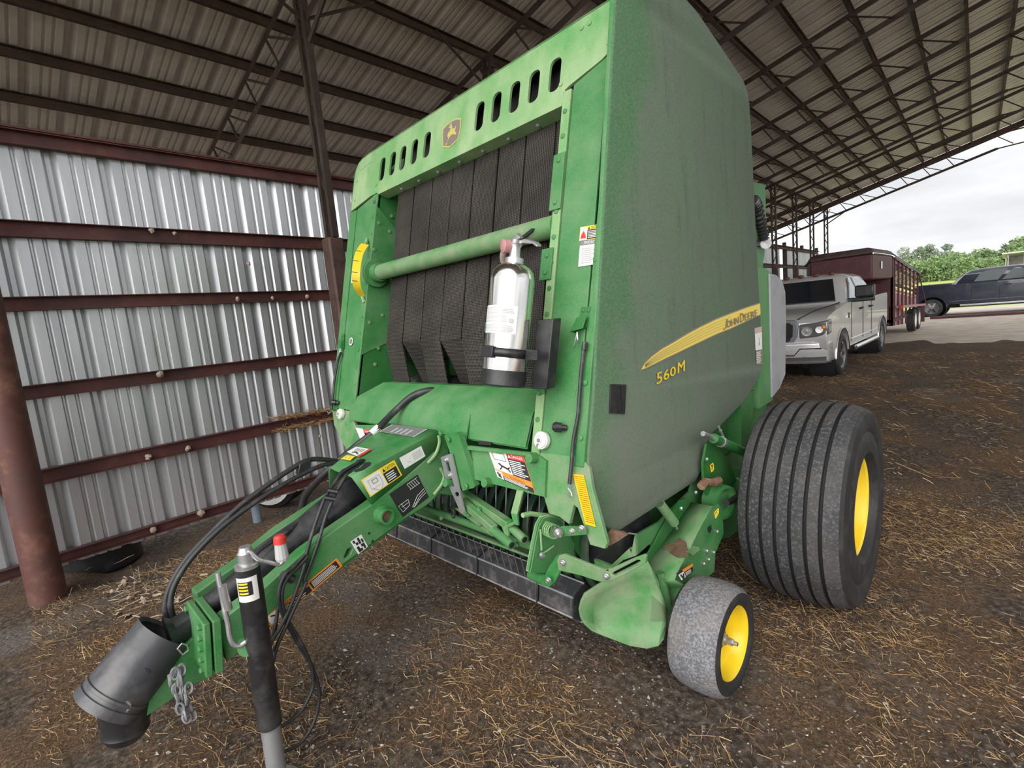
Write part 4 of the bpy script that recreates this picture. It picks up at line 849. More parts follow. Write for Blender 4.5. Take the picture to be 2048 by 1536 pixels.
# drive shaft with guards
sp = [PX(x, y, -2.145) for x, y in ((760, 950), (695, 995), (617, 1063), (553, 1108), (520, 1133), (512, 1140), (508, 1143), (457, 1184), (389, 1239), (355, 1263), (336, 1272))]
sft = obj('drive_shaft', MB().path(sp, .1, 24, radii=[.075, .075, .075, .074, .072, .07, .052, .050, .048, .055, .075]), M['dustyblack'], bal, smooth=40)
mb = MB()
for p in q2((600, 940), (555, 990), (690, 1140)): mb.ball(PX(p[0], p[1], -2.145) + V((.068, -.02, .0)), .012, 8, 6)
obj('shaft_holes', mb, M['groove'], sft, kind='stuff')
a, b = PX(318, 1278, -2.145), PX(213, 1412, -2.145); axg = (b - a); Lg = axg.length
g = MB().lathe([(-.02, .085), (-.03, .10), (.0, .100), (Lg * .30, .103), (Lg * .33, .106), (Lg * .75, .106), (Lg * .76, .111), (Lg * .80, .111), (Lg * .81, .107), (Lg * .86, .107), (Lg * .87, .112), (Lg * 1.0, .112), (Lg * 1.0, .09), (Lg * .5, .085)], a, axg, 40)
gd = obj('shaft_guard', g, M['guardgrey'], bal, smooth=40, label='wide scuffed black plastic bell over the shaft joint')
mb = MB(); c = PX(252, 1450, -2.145); mb.lathe([(-.13, .085), (-.04, .078), (.0, .066), (.015, .070), (.035, .06), (.05, .045), (.05, .0001)], c, (PX(275, 1470, -2.145) - PX(228, 1425, -2.145)).normalized() * .55 + axg.normalized() * .45, 28); obj('shaft_yoke', mb, M['black'], gd)
mb = MB(); p = PX(262, 1408, -2.04); mb.lathe([(0, .024), (.006, .022), (.006, .012), (.0, .0001)], p + V((-.008, -.02, 0)), V((1, -.3, 0)), 16); obj('guard_screw', mb, M['steel'], gd)
mb = MB(); p = PX(303, 1340, -2.04); mb.lathe([(0, .016), (.001, .0001)], p + V((-.004, -.02, .0)), V((1, -.35, .1)), 16); obj('guard_hole', mb, M['groove'], gd)
GS = Fr(PX(300, 1370, -2.03), (0, 1, 0), (0, 0, 1))
mb = MB().path(smooth_pts([PX(485, 1140, -2.06), PX(520, 1100, -2.07), PX(580, 1060, -2.11), PX(640, 1010, -2.2)]), .008, 8); obj('grease_hose', mb, M['hose'], sft)
# ------------------------------------------------------------------ hoses
def hose(name, pts, r, lab=None, n=10): return obj(name, MB().path(smooth_pts(pts), r, n), M['hose'], bal, smooth=60, label=lab)
H = hose('hydraulic_hose', [PY(905, 792, 1.67), PY(885, 785, 1.62), PY(860, 781, 1.56), PY(825, 792, 1.48), PY(790, 822, 1.40), PY(752, 860, 1.27), PY(715, 890, 1.18), PY(675, 924, 1.07), PY(640, 957, 1.0), PY(612, 990, .97), PY(602, 1020, .95), PY(588, 1048, .93), PY(560, 1100, .90)], .0185, 'thick black hose with a white band')
a, b = PY(743, 868, 1.243), PY(757, 855, 1.287); obj('hose_band', MB().tube(a, b, .0205, 14), M['white'], H)
PXs = lambda l, u0, u1=None: [PX(x, y, u0 if u1 is None else u0 + (u1 - u0) * i / (len(l) - 1)) for i, (x, y) in enumerate(l)]
hose('hydraulic_hose', PXs([(680, 925), (659, 920), (617, 920), (573, 944), (524, 978), (480, 1012), (423, 1065), (372, 1120), (341, 1171), (331, 1212), (338, 1246), (350, 1262)], -2.30, -2.24), .0115)
hose('hydraulic_hose', PXs([(680, 925), (644, 931), (598, 952), (548, 980), (500, 1012), (440, 1058), (386, 1113), (352, 1164), (341, 1205), (348, 1239), (358, 1258)], -2.28, -2.22), .0105)
cc = PX(607, 931, -2.29); Fc = Fr(cc, PX(640, 915, -2.29) - cc, (0, .3, 1)); 
obj('hose_clamp', MB().box((-.03, -.028, -.018), (.03, .022, .018), lambda a, b, c: Fc(a, b, c)), M['black'], bal, bevel=.004)
hA = q2((930, 495), (880, 515), (760, 590), (690, 680), (640, 760), (590, 860), (520, 1060), (470, 1230), (430, 1400)) + t1((1345, 380), (1270, 600), (1205, 740), (1150, 830), (1135, 900))
hB = q2((975, 540), (880, 580), (800, 615), (750, 680), (690, 790), (620, 960), (560, 1160), (500, 1330), (445, 1480)) + t1((1350, 490), (1290, 620), (1225, 760), (1180, 860), (1155, 960), (1130, 1090))
hose('thin_hose', PXs(hA, -2.05, -1.86), .0075); hose('thin_hose', PXs(hB, -2.02, -1.85), .0075)
for p, q in ((q2((640, 740))[0], q2((720, 755))[0]), (q2((612, 800))[0], q2((700, 815))[0])):
    mb = MB().tube(PX(p[0], p[1], -1.975), PX(q[0], q[1], -1.955), .011, 8); obj('hose_clip', mb, M['dustyblack'], bal)
for l in (t1((1345, 320), (1290, 380), (1235, 430), (1200, 510), (1195, 600), (1225, 690), (1300, 830), (1380, 960), (1425, 1090), (1425, 1200), (1390, 1320), (1310, 1430), (1215, 1475)),
          t1((1360, 330), (1300, 400), (1250, 450), (1215, 520), (1215, 610), (1245, 700), (1320, 830), (1375, 950), (1392, 1040), (1385, 1120), (1310, 1250), (1190, 1335)),
          t1((1190, 620), (1160, 800), (1090, 980), (1060, 1140), (1065, 1250), (1090, 1310))):
    hose('looping_cable', PXs(l, -1.93, -1.86), .0068)
p = t1((1240, 450))[0]; obj('cable_clamp', MB().tube(PX(p[0] - 10, p[1] - 4, -1.93), PX(p[0] + 12, p[1] + 5, -1.93), .017, 10), M['black'], bal)
p = t1((1268, 470))[0]; mb = MB().bolt(PX(*p, -1.948), (1, 0, 0), .013, .01, 6); obj('clamp_bolt', mb, M['steel'], bal)
# ------------------------------------------------------------------ jack
ju = -1.79; jt, jb = PX(495, 1133, ju), PX(540, 1448, ju); jd = (jt - jb).normalized(); base = jb - jd * (jb.z / jd.z)
jk = obj('jack_leg', MB().tube(jb, jt, .039, 32), M['dustyblack'], bal, label='black tubular jack leg')
obj('jack_foot', MB().tube(base + jd * .005, jb + jd * .02, .031, 28), M['steelplate'], jk)
obj('jack_shoe', MB().tube(base, base + V((0, 0, .012)), .075, 28), M['steelplate'], jk)
obj('jack_head', MB().lathe([(0, .039), (.012, .039), (.016, .026), (.05, .026), (.055, .022), (.07, .018), (.07, .0001)], jt, jd, 20), M['steel'], jk)
cr = t1((975, 345), (1015, 300), (1040, 320), (1075, 348), (1130, 362), (1195, 376), (1222, 350), (1222, 330))
obj('crank', MB().path(smooth_pts(PXs(cr, ju + .01, ju + .05)), .0075, 10), M['steel'], jk)
a, b, c_ = PX(*t1((1215, 352))[0], ju + .05), PX(*t1((1200, 252))[0], ju + .05), PX(*t1((1196, 205))[0], ju + .05)
hn = obj('crank_handle', MB().lathe([(0, .019), (.01, .022), ((b - a).length, .018)], a, b - a, 12, cap=True), M['d_grey'], jk, smooth=20, label='grey fluted crank grip')
obj('handle_cap', MB().lathe([(0, .021), ((c_ - b).length * .75, .020), ((c_ - b).length, .014), ((c_ - b).length, .0001)], b, c_ - b, 20), M['d_red'], hn, label='red end cap')
pr_ = t1((835, 425), (845, 480), (858, 540), (872, 620), (880, 660), (895, 720), (905, 790), (925, 840), (960, 852), (1000, 830))
obj('pin_rod', MB().path(smooth_pts(PXs(pr_, ju - .03, ju)), .0085, 10), M['steel'], jk)
pr_ = t1((868, 500), (880, 560), (900, 640), (880, 650)); obj('pin_sleeve', MB().path(PXs(pr_[:3], ju - .005), .012, 12), M['steel'], jk)
JF = Fr(jt, V((1, 0, 0)), jd)
def wrapdec(z0, z1, a0, a1, mt, rr, nm):
    g = []
    for i in range(13):
        a = R(a0 + (a1 - a0) * i / 12); d = V((math.cos(a), -math.sin(a), 0)); g.append([jt + jd * z0 + d * rr, jt + jd * z1 + d * rr])
    return obj(nm, MB().sheet(g), mt, jk, smooth=60)
wrapdec(-.105, -.022, -20, 85, M['d_white'], .0396, 'jack_label'); wrapdec(-.083, -.036, 5, 75, M['d_black'], .0400, 'jack_label'); 
for k in range(4): wrapdec(-.078 + k * .011, -.072 + k * .011, 25, 70, M['d_yellow'], .0404, 'jack_label')
obj('jack_mount', MB().tube(PX(*t1((1000, 840))[0], -1.945), PX(*t1((1010, 860))[0], ju), .03, 20), M['green'], jk)
# safety chain
def link(p, d, up, s=.019, w=.011, r=.0048):
    a = d.normalized(); b = up.cross(a).normalized(); return [p + a * (math.cos(t) * s) + b * (math.sin(t) * w) for t in [2 * math.pi * i / 10 for i in range(10)]], r
mb = MB(); rc = random.Random(2)
for strand in (t1((565, 960), (572, 1060), (600, 1150), (640, 1230), (660, 1275)), t1((600, 950), (612, 1040), (632, 1130), (665, 1220), (690, 1270)), t1((620, 960), (640, 1050), (648, 1100), (660, 1190)), t1((575, 960), (590, 1080), (615, 1180), (640, 1270))):
    P_ = smooth_pts(PXs(strand, -1.99, -1.96), 12); k = 0; acc = 0
    for i in range(1, len(P_)):
        acc += (P_[i] - P_[i - 1]).length
        if acc > .026:
            acc = 0; k += 1; pts, r_ = link(P_[i] + V((rc.uniform(-.012, .012), rc.uniform(-.008, .008), 0)), P_[i] - P_[i - 1], V((1, 0, 0)) if k % 2 else V((0, 1, 0))); mb.path(pts, r_, 5, closed=True)
obj('safety_chain', mb, M['rollergrey'], bal, smooth=60, kind='stuff', label='bunched steel safety chain')
obj('chain_ring', MB().path([PX(*p, -1.985) for p in t1((600, 870), (625, 840), (655, 850), (665, 880), (630, 905))], .0028, 6, closed=True), M['steel'], bal)
# ------------------------------------------------------------------ strap, post and pickup gear under the hood
SP = Fr((0, 1.365, 0), (1, 0, 0), (0, 0, 1))
def spoly(pts, v): return [PY(x, y, v) for x, y in pts]
mb = MB(); mb.prism(spoly(qa((690, 100), (825, 48), (840, 60), (1015, 850), (1005, 860), (968, 866), (750, 375)), 1.345), V((0, .008, 0)), [spoly(qa((762, 170), (800, 160), (830, 285), (810, 300), (785, 285)), 1.345), spoly(qa((805, 395), (845, 385), (875, 490), (860, 505), (838, 495)), 1.345), spoly(qa(*[(912 + 32 * math.cos(a), 605 + 34 * math.sin(a)) for a in [k * .785 for k in range(8)]]), 1.345)])
stp = obj('slotted_strap', mb, M['steelplate'], bal, smooth=0, label='bare steel strap with slots and bolts')
mb = MB()
for x, y in qa((770, 135), (817, 345)): p = PY(x, y, 1.345); mb.lathe([(0, .013), (.003, .013), (.003, .010), (.009, .009), (.012, .004), (.012, .0001)], p, (0, -1, 0), 14)
obj('strap_bolts', mb, M['steel'], stp, kind='stuff')
mb = MB(); mb.prism(spoly(q2((1590, 290), (1690, 270), (1830, 720), (1740, 745)), 1.36), V((0, .03, 0))); mb.prism(spoly(q2((1690, 272), (1712, 290), (1842, 705), (1830, 722)), 1.352), V((0, .03, 0))); po = obj('mount_post', mb, M['green'], bal, smooth=0)
mb = MB()
for x, y in q2((1630, 325), (1775, 705), (1563, 272)): mb.bolt(PY(x, y, 1.355), (0, -1, 0), .013, .009, 8)
obj('post_bolts', mb, M['green'], po, kind='stuff')
# pickup: drum of curved bands
pc = V((0, 1.80, .52)); 
obj('pickup_drum', MB().tube((-3.08, 1.80, .52), (-1.20, 1.80, .52), .20, 32), M['black'], bal)
bd = None
for k in range(27):
    u = -3.06 + k * .069
    if bd is None:
        mb = MB(); pf = [(-.020, .232), (-.019, .243), (.0, .248), (.019, .243), (.020, .232), (-.020, .232)]; mb.lathe(pf, (u, 1.80, .52), (1, 0, 0), 36); bd = obj('stripper_band', mb, M['bandpaint'] if 'bandpaint' in M else mat('band_paint', (.02, .05, .03), .4, noise=((.06, .11, .06), 8, .45, .75)), bal, smooth=40); b0 = u
    else: copyobj(bd, bal, (u - b0, 0, 0))
tm = mat('tine_steel', (.25, .25, .26), .4, .7); tn = None
for k in range(26):
    u = -3.02 + k * .069
    if tn is None: tn = obj('pickup_tine', MB().path([(u, 1.62, .78), (u, 1.50, .80), (u, 1.47, .62)], .0035, 5), tm, bal); t0 = u
    else: copyobj(tn, bal, (u - t0, 0, 0))
# windguard tubes
def bar(name, a, b, r, mt='green', n=14, va=1.5, vb=1.5, end=False):
    p, q = PY(*a, va), PY(*b, vb); mb = MB().tube(p, q, r, n); o = obj(name, mb, M[mt], bal, smooth=40)
    if end: obj('tube_bore', MB().lathe([(.0005, r * .68), (.001, .0001)], q, q - p, 12), M['groove'], o)
    return o
bar('windguard_pipe', qa((430, 775))[0], qa((1990, 1330))[0], .019, 'green', va=1.44, vb=1.44)
pl = qa((335, 855), (430, 800), (1950, 1385), (1920, 1445)); obj('windguard_plank', MB().prism([PY(*pl[0], 1.47), PY(*pl[1], 1.53), PY(*pl[2], 1.53), PY(*pl[3], 1.47)], V((0, 0, -.012))), M['greendusty'], bal, smooth=0)
mb = MB()
for k in range(20):
    x, y = 300 + k * 92, 870 + k * 37; a = PY(*qa((x + 10, y))[0], 1.48); mb.tube(a, a + V((0, .02, -.10)), .003, 5)
obj('windguard_rods', mb, tm, bal, kind='stuff')
def sqbar(name, a, b, w, va, vb, mt='greendusty'):
    p, q = PY(*a, va), PY(*b, vb); d = (q - p).normalized(); s = d.cross(V((0, 0, 1))).normalized() * w; t_ = d.cross(s).normalized() * w
    return obj(name, MB().prism([p + s + t_, p - s + t_, p - s - t_, p + s - t_], q - p), M[mt], bal, bevel=.004)
sqbar('brace_tube', qa((1000, 590))[0], qa((1640, 1030))[0], .019, 1.46, 1.36); bar('brace_end', qa((1620, 1020))[0], qa((1840, 1225))[0], .019, 'greendusty', va=1.365, vb=1.34, end=True)
sqbar('brace_tube', qa((985, 700))[0], qa((1430, 1080))[0], .017, 1.40, 1.34); bar('brace_end', qa((1400, 1085))[0], qa((1665, 1300))[0], .020, 'green', va=1.34, vb=1.32, end=True)
pl = qa((880, 800), (960, 790), (1440, 1120), (1400, 1180)); obj('brace_plate', MB().prism(spoly(pl, 1.40), V((0, .01, 0))), M['greendusty'], bal, smooth=0)
pl = qa((1730, 550), (1815, 560), (1735, 880), (1650, 860)); o = obj('hanger_strap', MB().prism(spoly(pl, 1.35), V((0, .008, 0))), M['greenlight'], bal, smooth=0)
pl = qa((1650, 860), (1735, 880), (1750, 1030), (1690, 1010)); obj('hanger_strap', MB().prism([PY(*pl[0], 1.35), PY(*pl[1], 1.35), PY(*pl[2], 1.33), PY(*pl[3], 1.33)], V((0, .008, 0))), M['green'], bal, smooth=0)
pl = qa((1525, 1050), (1700, 970), (1710, 1010), (1610, 1060), (1620, 1180), (1565, 1150)); obj('hanger_clip', MB().prism(spoly(pl, 1.335), V((0, .01, 0))), M['greendusty'], bal, smooth=0)
mb = MB(); 
for x, y in qa((1080, 880), (1240, 1010), (710, 925), (1745, 1285), (1225, 810)): mb.bolt(PY(x, y, 1.385), (0, -1, 0), .012, .014, 6)
obj('brace_bolts', mb, M['green'], bal, kind='stuff')
hose('grease_line', [PY(*p, 1.39) for p in qa((820, 790), (870, 830), (880, 920), (840, 900), (850, 800), (930, 780))], .004, n=6)
# front roller: six sided, in four sleeves with straps
rc_, rr_ = V((0, 1.555, .315)), .088
A0 = 20
def hexa(u, r): return [V((u, rc_.y + r * math.cos(R(A0 + 60 * k)), rc_.z + r * math.sin(R(A0 + 60 * k)))) for k in range(6)]
cuts = [-2.98, -2.66, -2.30, -1.90, -1.485, -1.285]
rl = None
for a, b in zip(cuts, cuts[1:]):
    o = obj('roller_sleeve', MB().prism(hexa(a + .004, rr_), V((b - a - .008, 0, 0))), M['rollerblack'], bal, bevel=.010, seg=3)
for u in cuts[1:-1]: obj('roller_strap', MB().path(hexa(u, rr_ + .001), .005, 6, closed=True), M['black'], bal, smooth=0)
mb = MB()
for k in range(6):
    p, q = hexa(-2.98, rr_ - .004)[k], hexa(-1.285, rr_ - .004)[k]; mb.tube(p, q, .0055, 5)
obj('worn_edges', mb, M['rollergrey'], bal, kind='stuff')
# right end bracket with spring
pl = q3((1110, 985), (1070, 965), (1000, 950), (960, 962), (925, 1015), (893, 1150), (848, 1395), (862, 1410), (990, 1425), (1100, 1390), (1200, 1290), (1230, 1180))
bk = obj('spring_bracket', MB().prism([PX(x, y, -1.275) for x, y in pl], V((-.012, 0, 0))), M['green'], bal, bevel=.002)
mb = MB(); mb.path([PX(x, y, -1.285) for x, y in q3((1110, 985), (1060, 962), (1000, 950), (955, 965), (922, 1020), (893, 1150), (848, 1400))], .011, 6); mb.path([PX(x, y, -1.30) for x, y in q3((1000, 945), (940, 940), (860, 930), (800, 945))], .010, 6); obj('bracket_rim', mb, M['greenlight'], bk, kind='stuff')
def coil(name, a, b, r, wr, turns, mt):
    a, b = V(a), V(b); d = (b - a).normalized(); s = d.orthogonal().normalized(); t_ = d.cross(s); pts = [a.lerp(b, i / (turns * 14)) + s * (r * math.cos(2 * math.pi * i / 14)) + t_ * (r * math.sin(2 * math.pi * i / 14)) for i in range(turns * 14 + 1)]
    return obj(name, MB().path(pts, wr, 6), M[mt], bal, smooth=60)
coil('coil_spring', PY(*q3((965, 1040))[0], 1.36), PY(*q3((1065, 1082))[0], 1.33), .026, .0030, 7, 'greenlight')
o = obj('spring_pin', MB().lathe([(-.06, .010), (.0, .010), (.0, .018), (.006, .018), (.006, .011), (.02, .010), (.024, .006), (.034, .006), (.034, .0001)], PY(*q3((1090, 1085))[0], 1.32), V((.8, -.6, 0)), 14), M['steel'], bal)
ar = obj('spring_arm', MB().prism(spoly(q3((1095, 1045), (1120, 1035), (1310, 1040), (1322, 1105), (1110, 1122)), 1.335), V((0, .01, 0))), M['green'], bal, bevel=.002)
mb = MB(); mb.tube(PX(*q3((955, 1230))[0], -1.265), PX(*q3((945, 1060))[0], -1.265), .004, 6); mb.path([PX(*p, -1.262) for p in q3((955, 1262), (1000, 1235), (1055, 1195))], .004, 6); obj('spring_rod', mb, M['greenlight'], bk, kind='stuff')
mb = MB()
for x, y, u in ((*q3((955, 1268))[0], -1.265),): mb.lathe([(0, .013), (.004, .013), (.004, .009), (.014, .008), (.015, .0001)], PX(x, y, u), (1, -.2, 0), 12)
obj('rod_nut', mb, M['steel'], bk)
obj('pivot_tube', MB().tube(PY(*q3((872, 1430))[0], 1.33), PY(*q3((985, 1478))[0], 1.30), .021, 18), M['green'], bal)
lk = obj('link_plate', MB().prism(spoly(q3((965, 1510), (972, 1450), (1010, 1370), (1078, 1275), (1108, 1262), (1135, 1290), (1110, 1400), (1060, 1500), (1010, 1536)), 1.305), V((0, .012, 0))), M['green'], bal, bevel=.002)
sa = MB(); sa.prism(spoly(q3((1080, 1310), (1100, 1275), (1140, 1262), (1290, 1325), (1420, 1375), (1470, 1388), (1530, 1378), (1700, 1300), (1795, 1265), (1812, 1280), (1806, 1340), (1640, 1430), (1500, 1495), (1440, 1492), (1280, 1440), (1090, 1395)), 1.29), V((0, .012, 0)), [spoly(q3((1530, 1432), (1540, 1412), (1740, 1310), (1762, 1312), (1764, 1330), (1745, 1348), (1560, 1440)), 1.29)])
so_ = obj('slotted_arm', sa, M['greendusty'], bal, bevel=.002)
sa = MB(); sa.prism(spoly(q4((690, 985), (705, 860), (740, 930), (1100, 640), (1115, 600), (1080, 590), (1000, 640), (740, 840), (700, 830)), 1.36), V((0, .01, 0))) 
mb = MB()
for x, y in q3((1130, 1332), (1485, 1445), (1012, 1475), (1285, 1050), (1205, 1075)): mb.lathe([(0, .012), (.002, .012), (.002, .009), (.010, .0085), (.011, .005), (.018, .0045), (.018, .0001)], PY(x, y, 1.285), (.25, -1, 0), 12)
obj('arm_bolts', mb, M['steel'], so_, kind='stuff')
obj('guide_plate', MB().prism(spoly(q4((770, 690), (1040, 480), (1105, 490), (1115, 660), (1000, 700), (900, 770), (780, 760)), 1.42), V((0, .012, 0)), [spoly(q4((905, 745), (1060, 600), (1080, 610), (1075, 640), (940, 755)), 1.42)]), M['greendusty'], bal, smooth=0)
obj('mud_cake', MB().prism(spoly(q4((880, 480), (900, 450), (1000, 470), (1040, 495), (960, 545), (900, 580), (870, 560)), 1.41), V((0, .012, 0))), M['brown'], bal, smooth=0)
# crop flare
fl = MB()
e0 = [PY(*q4(p)[0], v) for p, v in (((700, 975), 1.46), ((668, 1040), 1.45), ((655, 1105), 1.445), ((668, 1165), 1.45), ((700, 1215), 1.46), ((755, 1262), 1.47))]
e1 = [PY(*q4(p)[0], v) for p, v in (((800, 905), 1.53), ((790, 990), 1.54), ((775, 1060), 1.55), ((765, 1140), 1.55), ((765, 1200), 1.54), ((790, 1285), 1.49))]
e2 = [PY(*q4(p)[0], v) for p, v in (((950, 820), 1.58), ((945, 900), 1.60), ((940, 970), 1.62), ((930, 1035), 1.62), ((920, 1180), 1.56), ((900, 1335), 1.51))]
e3 = [PY(*q4(p)[0], v) for p, v in (((1110, 740), 1.62), ((1110, 840), 1.65), ((1105, 920), 1.66), ((1095, 1003), 1.66), ((1080, 1200), 1.58), ((1060, 1398), 1.52))]
e4 = [PY(*q4(p)[0], v) for p, v in (((1200, 690), 1.65), ((1215, 830), 1.68), ((1225, 920), 1.69), ((1245, 985), 1.69), ((1230, 1200), 1.60), ((1200, 1420), 1.53))]
e5_ = [PY(*q4(p)[0], v) for p, v in (((1240, 760), 1.68), ((1270, 880), 1.70), ((1290, 960), 1.71), ((1310, 1040), 1.71), ((1330, 1200), 1.63), ((1295, 1395), 1.54))]
e6 = [PY(*q4(p)[0], v) for p, v in (((1300, 900), 1.70), ((1320, 960), 1.72), ((1340, 1020), 1.72), ((1372, 1100), 1.72), ((1368, 1210), 1.66), ((1340, 1335), 1.56))]
fl.sheet([e0, e1, e2, e3, e4, e5_, e6]); flo = obj('crop_flare', fl, M['greendusty'], bal, smooth=25, label='curved dusty green end shield'); q_ = flo.modifiers.new('solid', 'SOLIDIFY'); q_.thickness = .008
# plates and running gear below the shield
obj('frame_plate', MB().prism([PX(x, y, -1.30) for x, y in ((1135, 1000), (1165, 960), (1240, 1000), (1400, 900), (1430, 800), (1530, 780), (1530, 950), (1500, 1060), (1400, 1090), (1330, 1190), (1290, 1210), (1200, 1160), (1140, 1090))], V((.012, 0, 0))), M['greendark'], bal, smooth=0)
obj('frame_plate', MB().prism([PX(x, y, -1.16) for x, y in q4((1110, 480), (1290, 380), (1540, 130), (1560, 60), (1640, 0), (1700, 180), (1640, 230), (1500, 400), (1400, 500), (1280, 660), (1210, 560), (1120, 640))], V((.01, 0, 0))), M['green'], bal, smooth=0)
obj('rear_post', MB().prism([PX(x, y, -1.12) for x, y in ((1482, 790), (1509, 780), (1500, 898), (1483, 900))], V((-.08, 0, 0))), M['greendark'], bal, smooth=0)
obj('triangle_plate', MB().prism([PX(x, y, -1.06) for x, y in q5((560, 300), (620, 290), (700, 400), (760, 540), (690, 610), (560, 650), (540, 560), (535, 430))], V((-.012, 0, 0))), M['greendark'], bal, smooth=0)
a, b = PX(*q5((605, 262))[0], -1.0), PX(*q5((800, 350))[0], -1.0); cy_ = obj('hydraulic_cylinder', MB().tube(a, b, .024, 18), M['greendark'], bal); obj('cylinder_rod', MB().tube(a, a + (a - b).normalized() * .12, .012, 12), M['steel'], cy_); obj('gland_nut', MB().tube(a.lerp(b, .22), a.lerp(b, .30), .027, 18), M['steel'], cy_)
obj('lever_pin', MB().path([PX(*p, -1.02) for p in q5((520, 590), (545, 560), (600, 565), (640, 548))], .020, 10), M['rust'], bal)
obj('bearing_housing', MB().lathe([(-.08, .085), (.0, .085), (.0, .07), (-.02, .05), (-.02, .0001)], PX(*q5((690, 700))[0], -1.0), (1, -.25, 0), 28), M['green'], bal)
obj('drive_hose', MB().path(smooth_pts([PX(*p, -.98) for p in q5((690, 700), (740, 680), (790, 620), (800, 570))]), .016, 8), M['hose'], bal)
coil('tension_spring', PX(*q4((1310, 235))[0], -1.10), PX(*q4((1432, 395))[0], -1.07), .020, .0027, 20, 'greendusty')
obj('spring_eye', MB().tube(PX(*q4((1430, 400))[0], -1.07), PX(*q4((1450, 440))[0], -1.07), .006, 8), M['steel'], bal)
mb = MB()
for p in q5((555, 403), (480, 630), (660, 300), (648, 210), (380, 738)): mb.bolt(PX(*p, -1.04), (1, -.3, 0), .009, .010, 6)
obj('frame_bolts', mb, M['steel'], bal, kind='stuff')
mb = MB()
for p0_, p1_ in ((q5((640, 180)), q5((650, 215))), (q5((655, 215)), q5((672, 250))), (q5((668, 250)), q5((676, 285)))): mb.tube(PX(*p0_[0], -1.0), PX(*p1_[0], -1.0), .006, 6)
obj('cotter_chain', mb, M['steel'], bal, kind='stuff')
# chain guard box with its bright curved front
Lp = q4((1570, 232), (1500, 330), (1420, 450), (1370, 520), (1300, 610), (1240, 690), (1205, 780), (1205, 880), (1240, 960), (1330, 1050), (1405, 1115))
Rp = q4((1745, 262), (1690, 350), (1640, 440), (1590, 540), (1545, 640), (1510, 700), (1475, 770), (1435, 860), (1530, 905), (1500, 1000), (1455, 1085))
uA, uB = -1.13, -.97
LP_, RP_ = [PX(*p, uA) for p in Lp], [PX(*p, uB) for p in Rp]
rim_ = [PX(*p, uB) for p in q4((1745, 262), (1790, 240), (1822, 290), (1832, 480), (1765, 640), (1755, 790), (1705, 835), (1620, 835), (1530, 905))]
gsh = MB()
for i in range(len(LP_) - 1):
    gsh.add([LP_[i], RP_[i], RP_[i + 1], LP_[i + 1], V((uA, RP_[i].y, RP_[i].z))], [(0, 1, 2, 3)])
gsh = MB(); gsh.sheet([[LP_[i], LP_[i].lerp(RP_[i], .5), RP_[i]] for i in range(len(LP_))])
gb = obj('chain_guard', gsh, M['greendusty'], bal, smooth=40, label='curved dusty green chain guard'); gb.modifiers.new('solid', 'SOLIDIFY').thickness = .006
side = [RP_[i] for i in range(0, 8)] + [PX(*p, uB) for p in q4((1530, 905), (1540, 1000), (1600, 900), (1700, 840), (1755, 790), (1765, 640), (1832, 480), (1822, 290), (1790, 240))]
obj('guard_side', MB().prism(side, V((-.01, 0, 0))), M['green'], gb, smooth=0)
obj('guard_back', MB().prism([p + V((-.16, 0, 0)) for p in side], V((-.01, 0, 0))), M['greendark'], gb, smooth=0)
mf = Fr(LP_[3].lerp(RP_[3], .5), RP_[3] - LP_[3], (LP_[2] + RP_[2] - LP_[4] - RP_[4])); mf = mf.off(.006)
obj('mud_patch', MB().prism([mf(*mf.px(x, y)) for x, y in q4((1325, 602), (1400, 575), (1475, 520), (1530, 540), (1545, 640), (1440, 662), (1370, 645))], mf.n * .005), M['brown'], gb, smooth=0)
GF = Fr((-.955, 0, 0), (0, 1, 0), (0, 0, 1))
obj('tension_clip', MB().prism([PX(*p, -.95) for p in q4((1550, 640), (1625, 590), (1640, 610), (1580, 660))], V((-.02, 0, 0))), M['greendusty'], gb, smooth=0)
mb = MB()
for p in q4((1665, 725), (1745, 632), (1775, 462), (1705, 690), (1690, 620)): mb.bolt(PX(*p, -.968), (1, -.2, 0), .009, .010, 6)
obj('guard_bolts', mb, M['steel'], gb, kind='stuff')
obj('guard_hole', MB().prism([PX(*p, -.9685) for p in q4((1700, 430), (1725, 410), (1735, 440), (1720, 475), (1703, 465))], V((.001, 0, 0))), M['groove'], gb, smooth=0)
decal('yellow_mark', Fr((-.969, 0, 0), (0, 1, 0), (0, 0, 1)), q4((1755, 300), (1785, 275), (1785, 320), (1758, 360)), gb, [('d', 0, 0, 0, 1, 1, [(0, .1, 1, 0, .0025), (1, 0, 1, .8, .0025), (1, .8, .2, 1, .0025), (.2, 1, 0, .1, .0025), (.2, .3, .8, .7, .0025), (.8, .3, .3, .7, .0025)])], [M['d_yellow']])
decal('yellow_mark', Fr((-1.055, 0, 0), (0, 1, 0), (0, 0, 1)), q5((580, 440), (598, 432), (602, 485), (584, 492)), bal, [('d', 0, 0, 0, 1, 1, [(0, .1, 1, 0, .003), (1, 0, 1, .8, .003), (1, .8, .2, 1, .003), (.2, 1, 0, .1, .003), (.2, .3, .8, .7, .003)])], [M['d_yellow']])
WF = Fr((-.94, 0, 0), (0, 1, 0), (0, 0, 1))
wl = decal('pinch_warning_decal', WF, q4((1440, 805), (1575, 722), (1578, 790), (1480, 870)), gb, [('r', 2, 0, 0, 1, 1), ('r', 0, .05, .25, .4, .95), ('r', 4, .35, .0, 1, .35), ('l', 0, .45, .45, .95, .9, 4), ('d', 2, .1, .35, .35, .9, [(.2, 0, .5, 1, .004), (.5, 1, .9, .1, .004)])], DM)
lf = [PX(*p, -1.03) for p in q4((1250, 785), (1420, 870), (1405, 1005), (1345, 1040), (1240, 950), (1225, 860))]
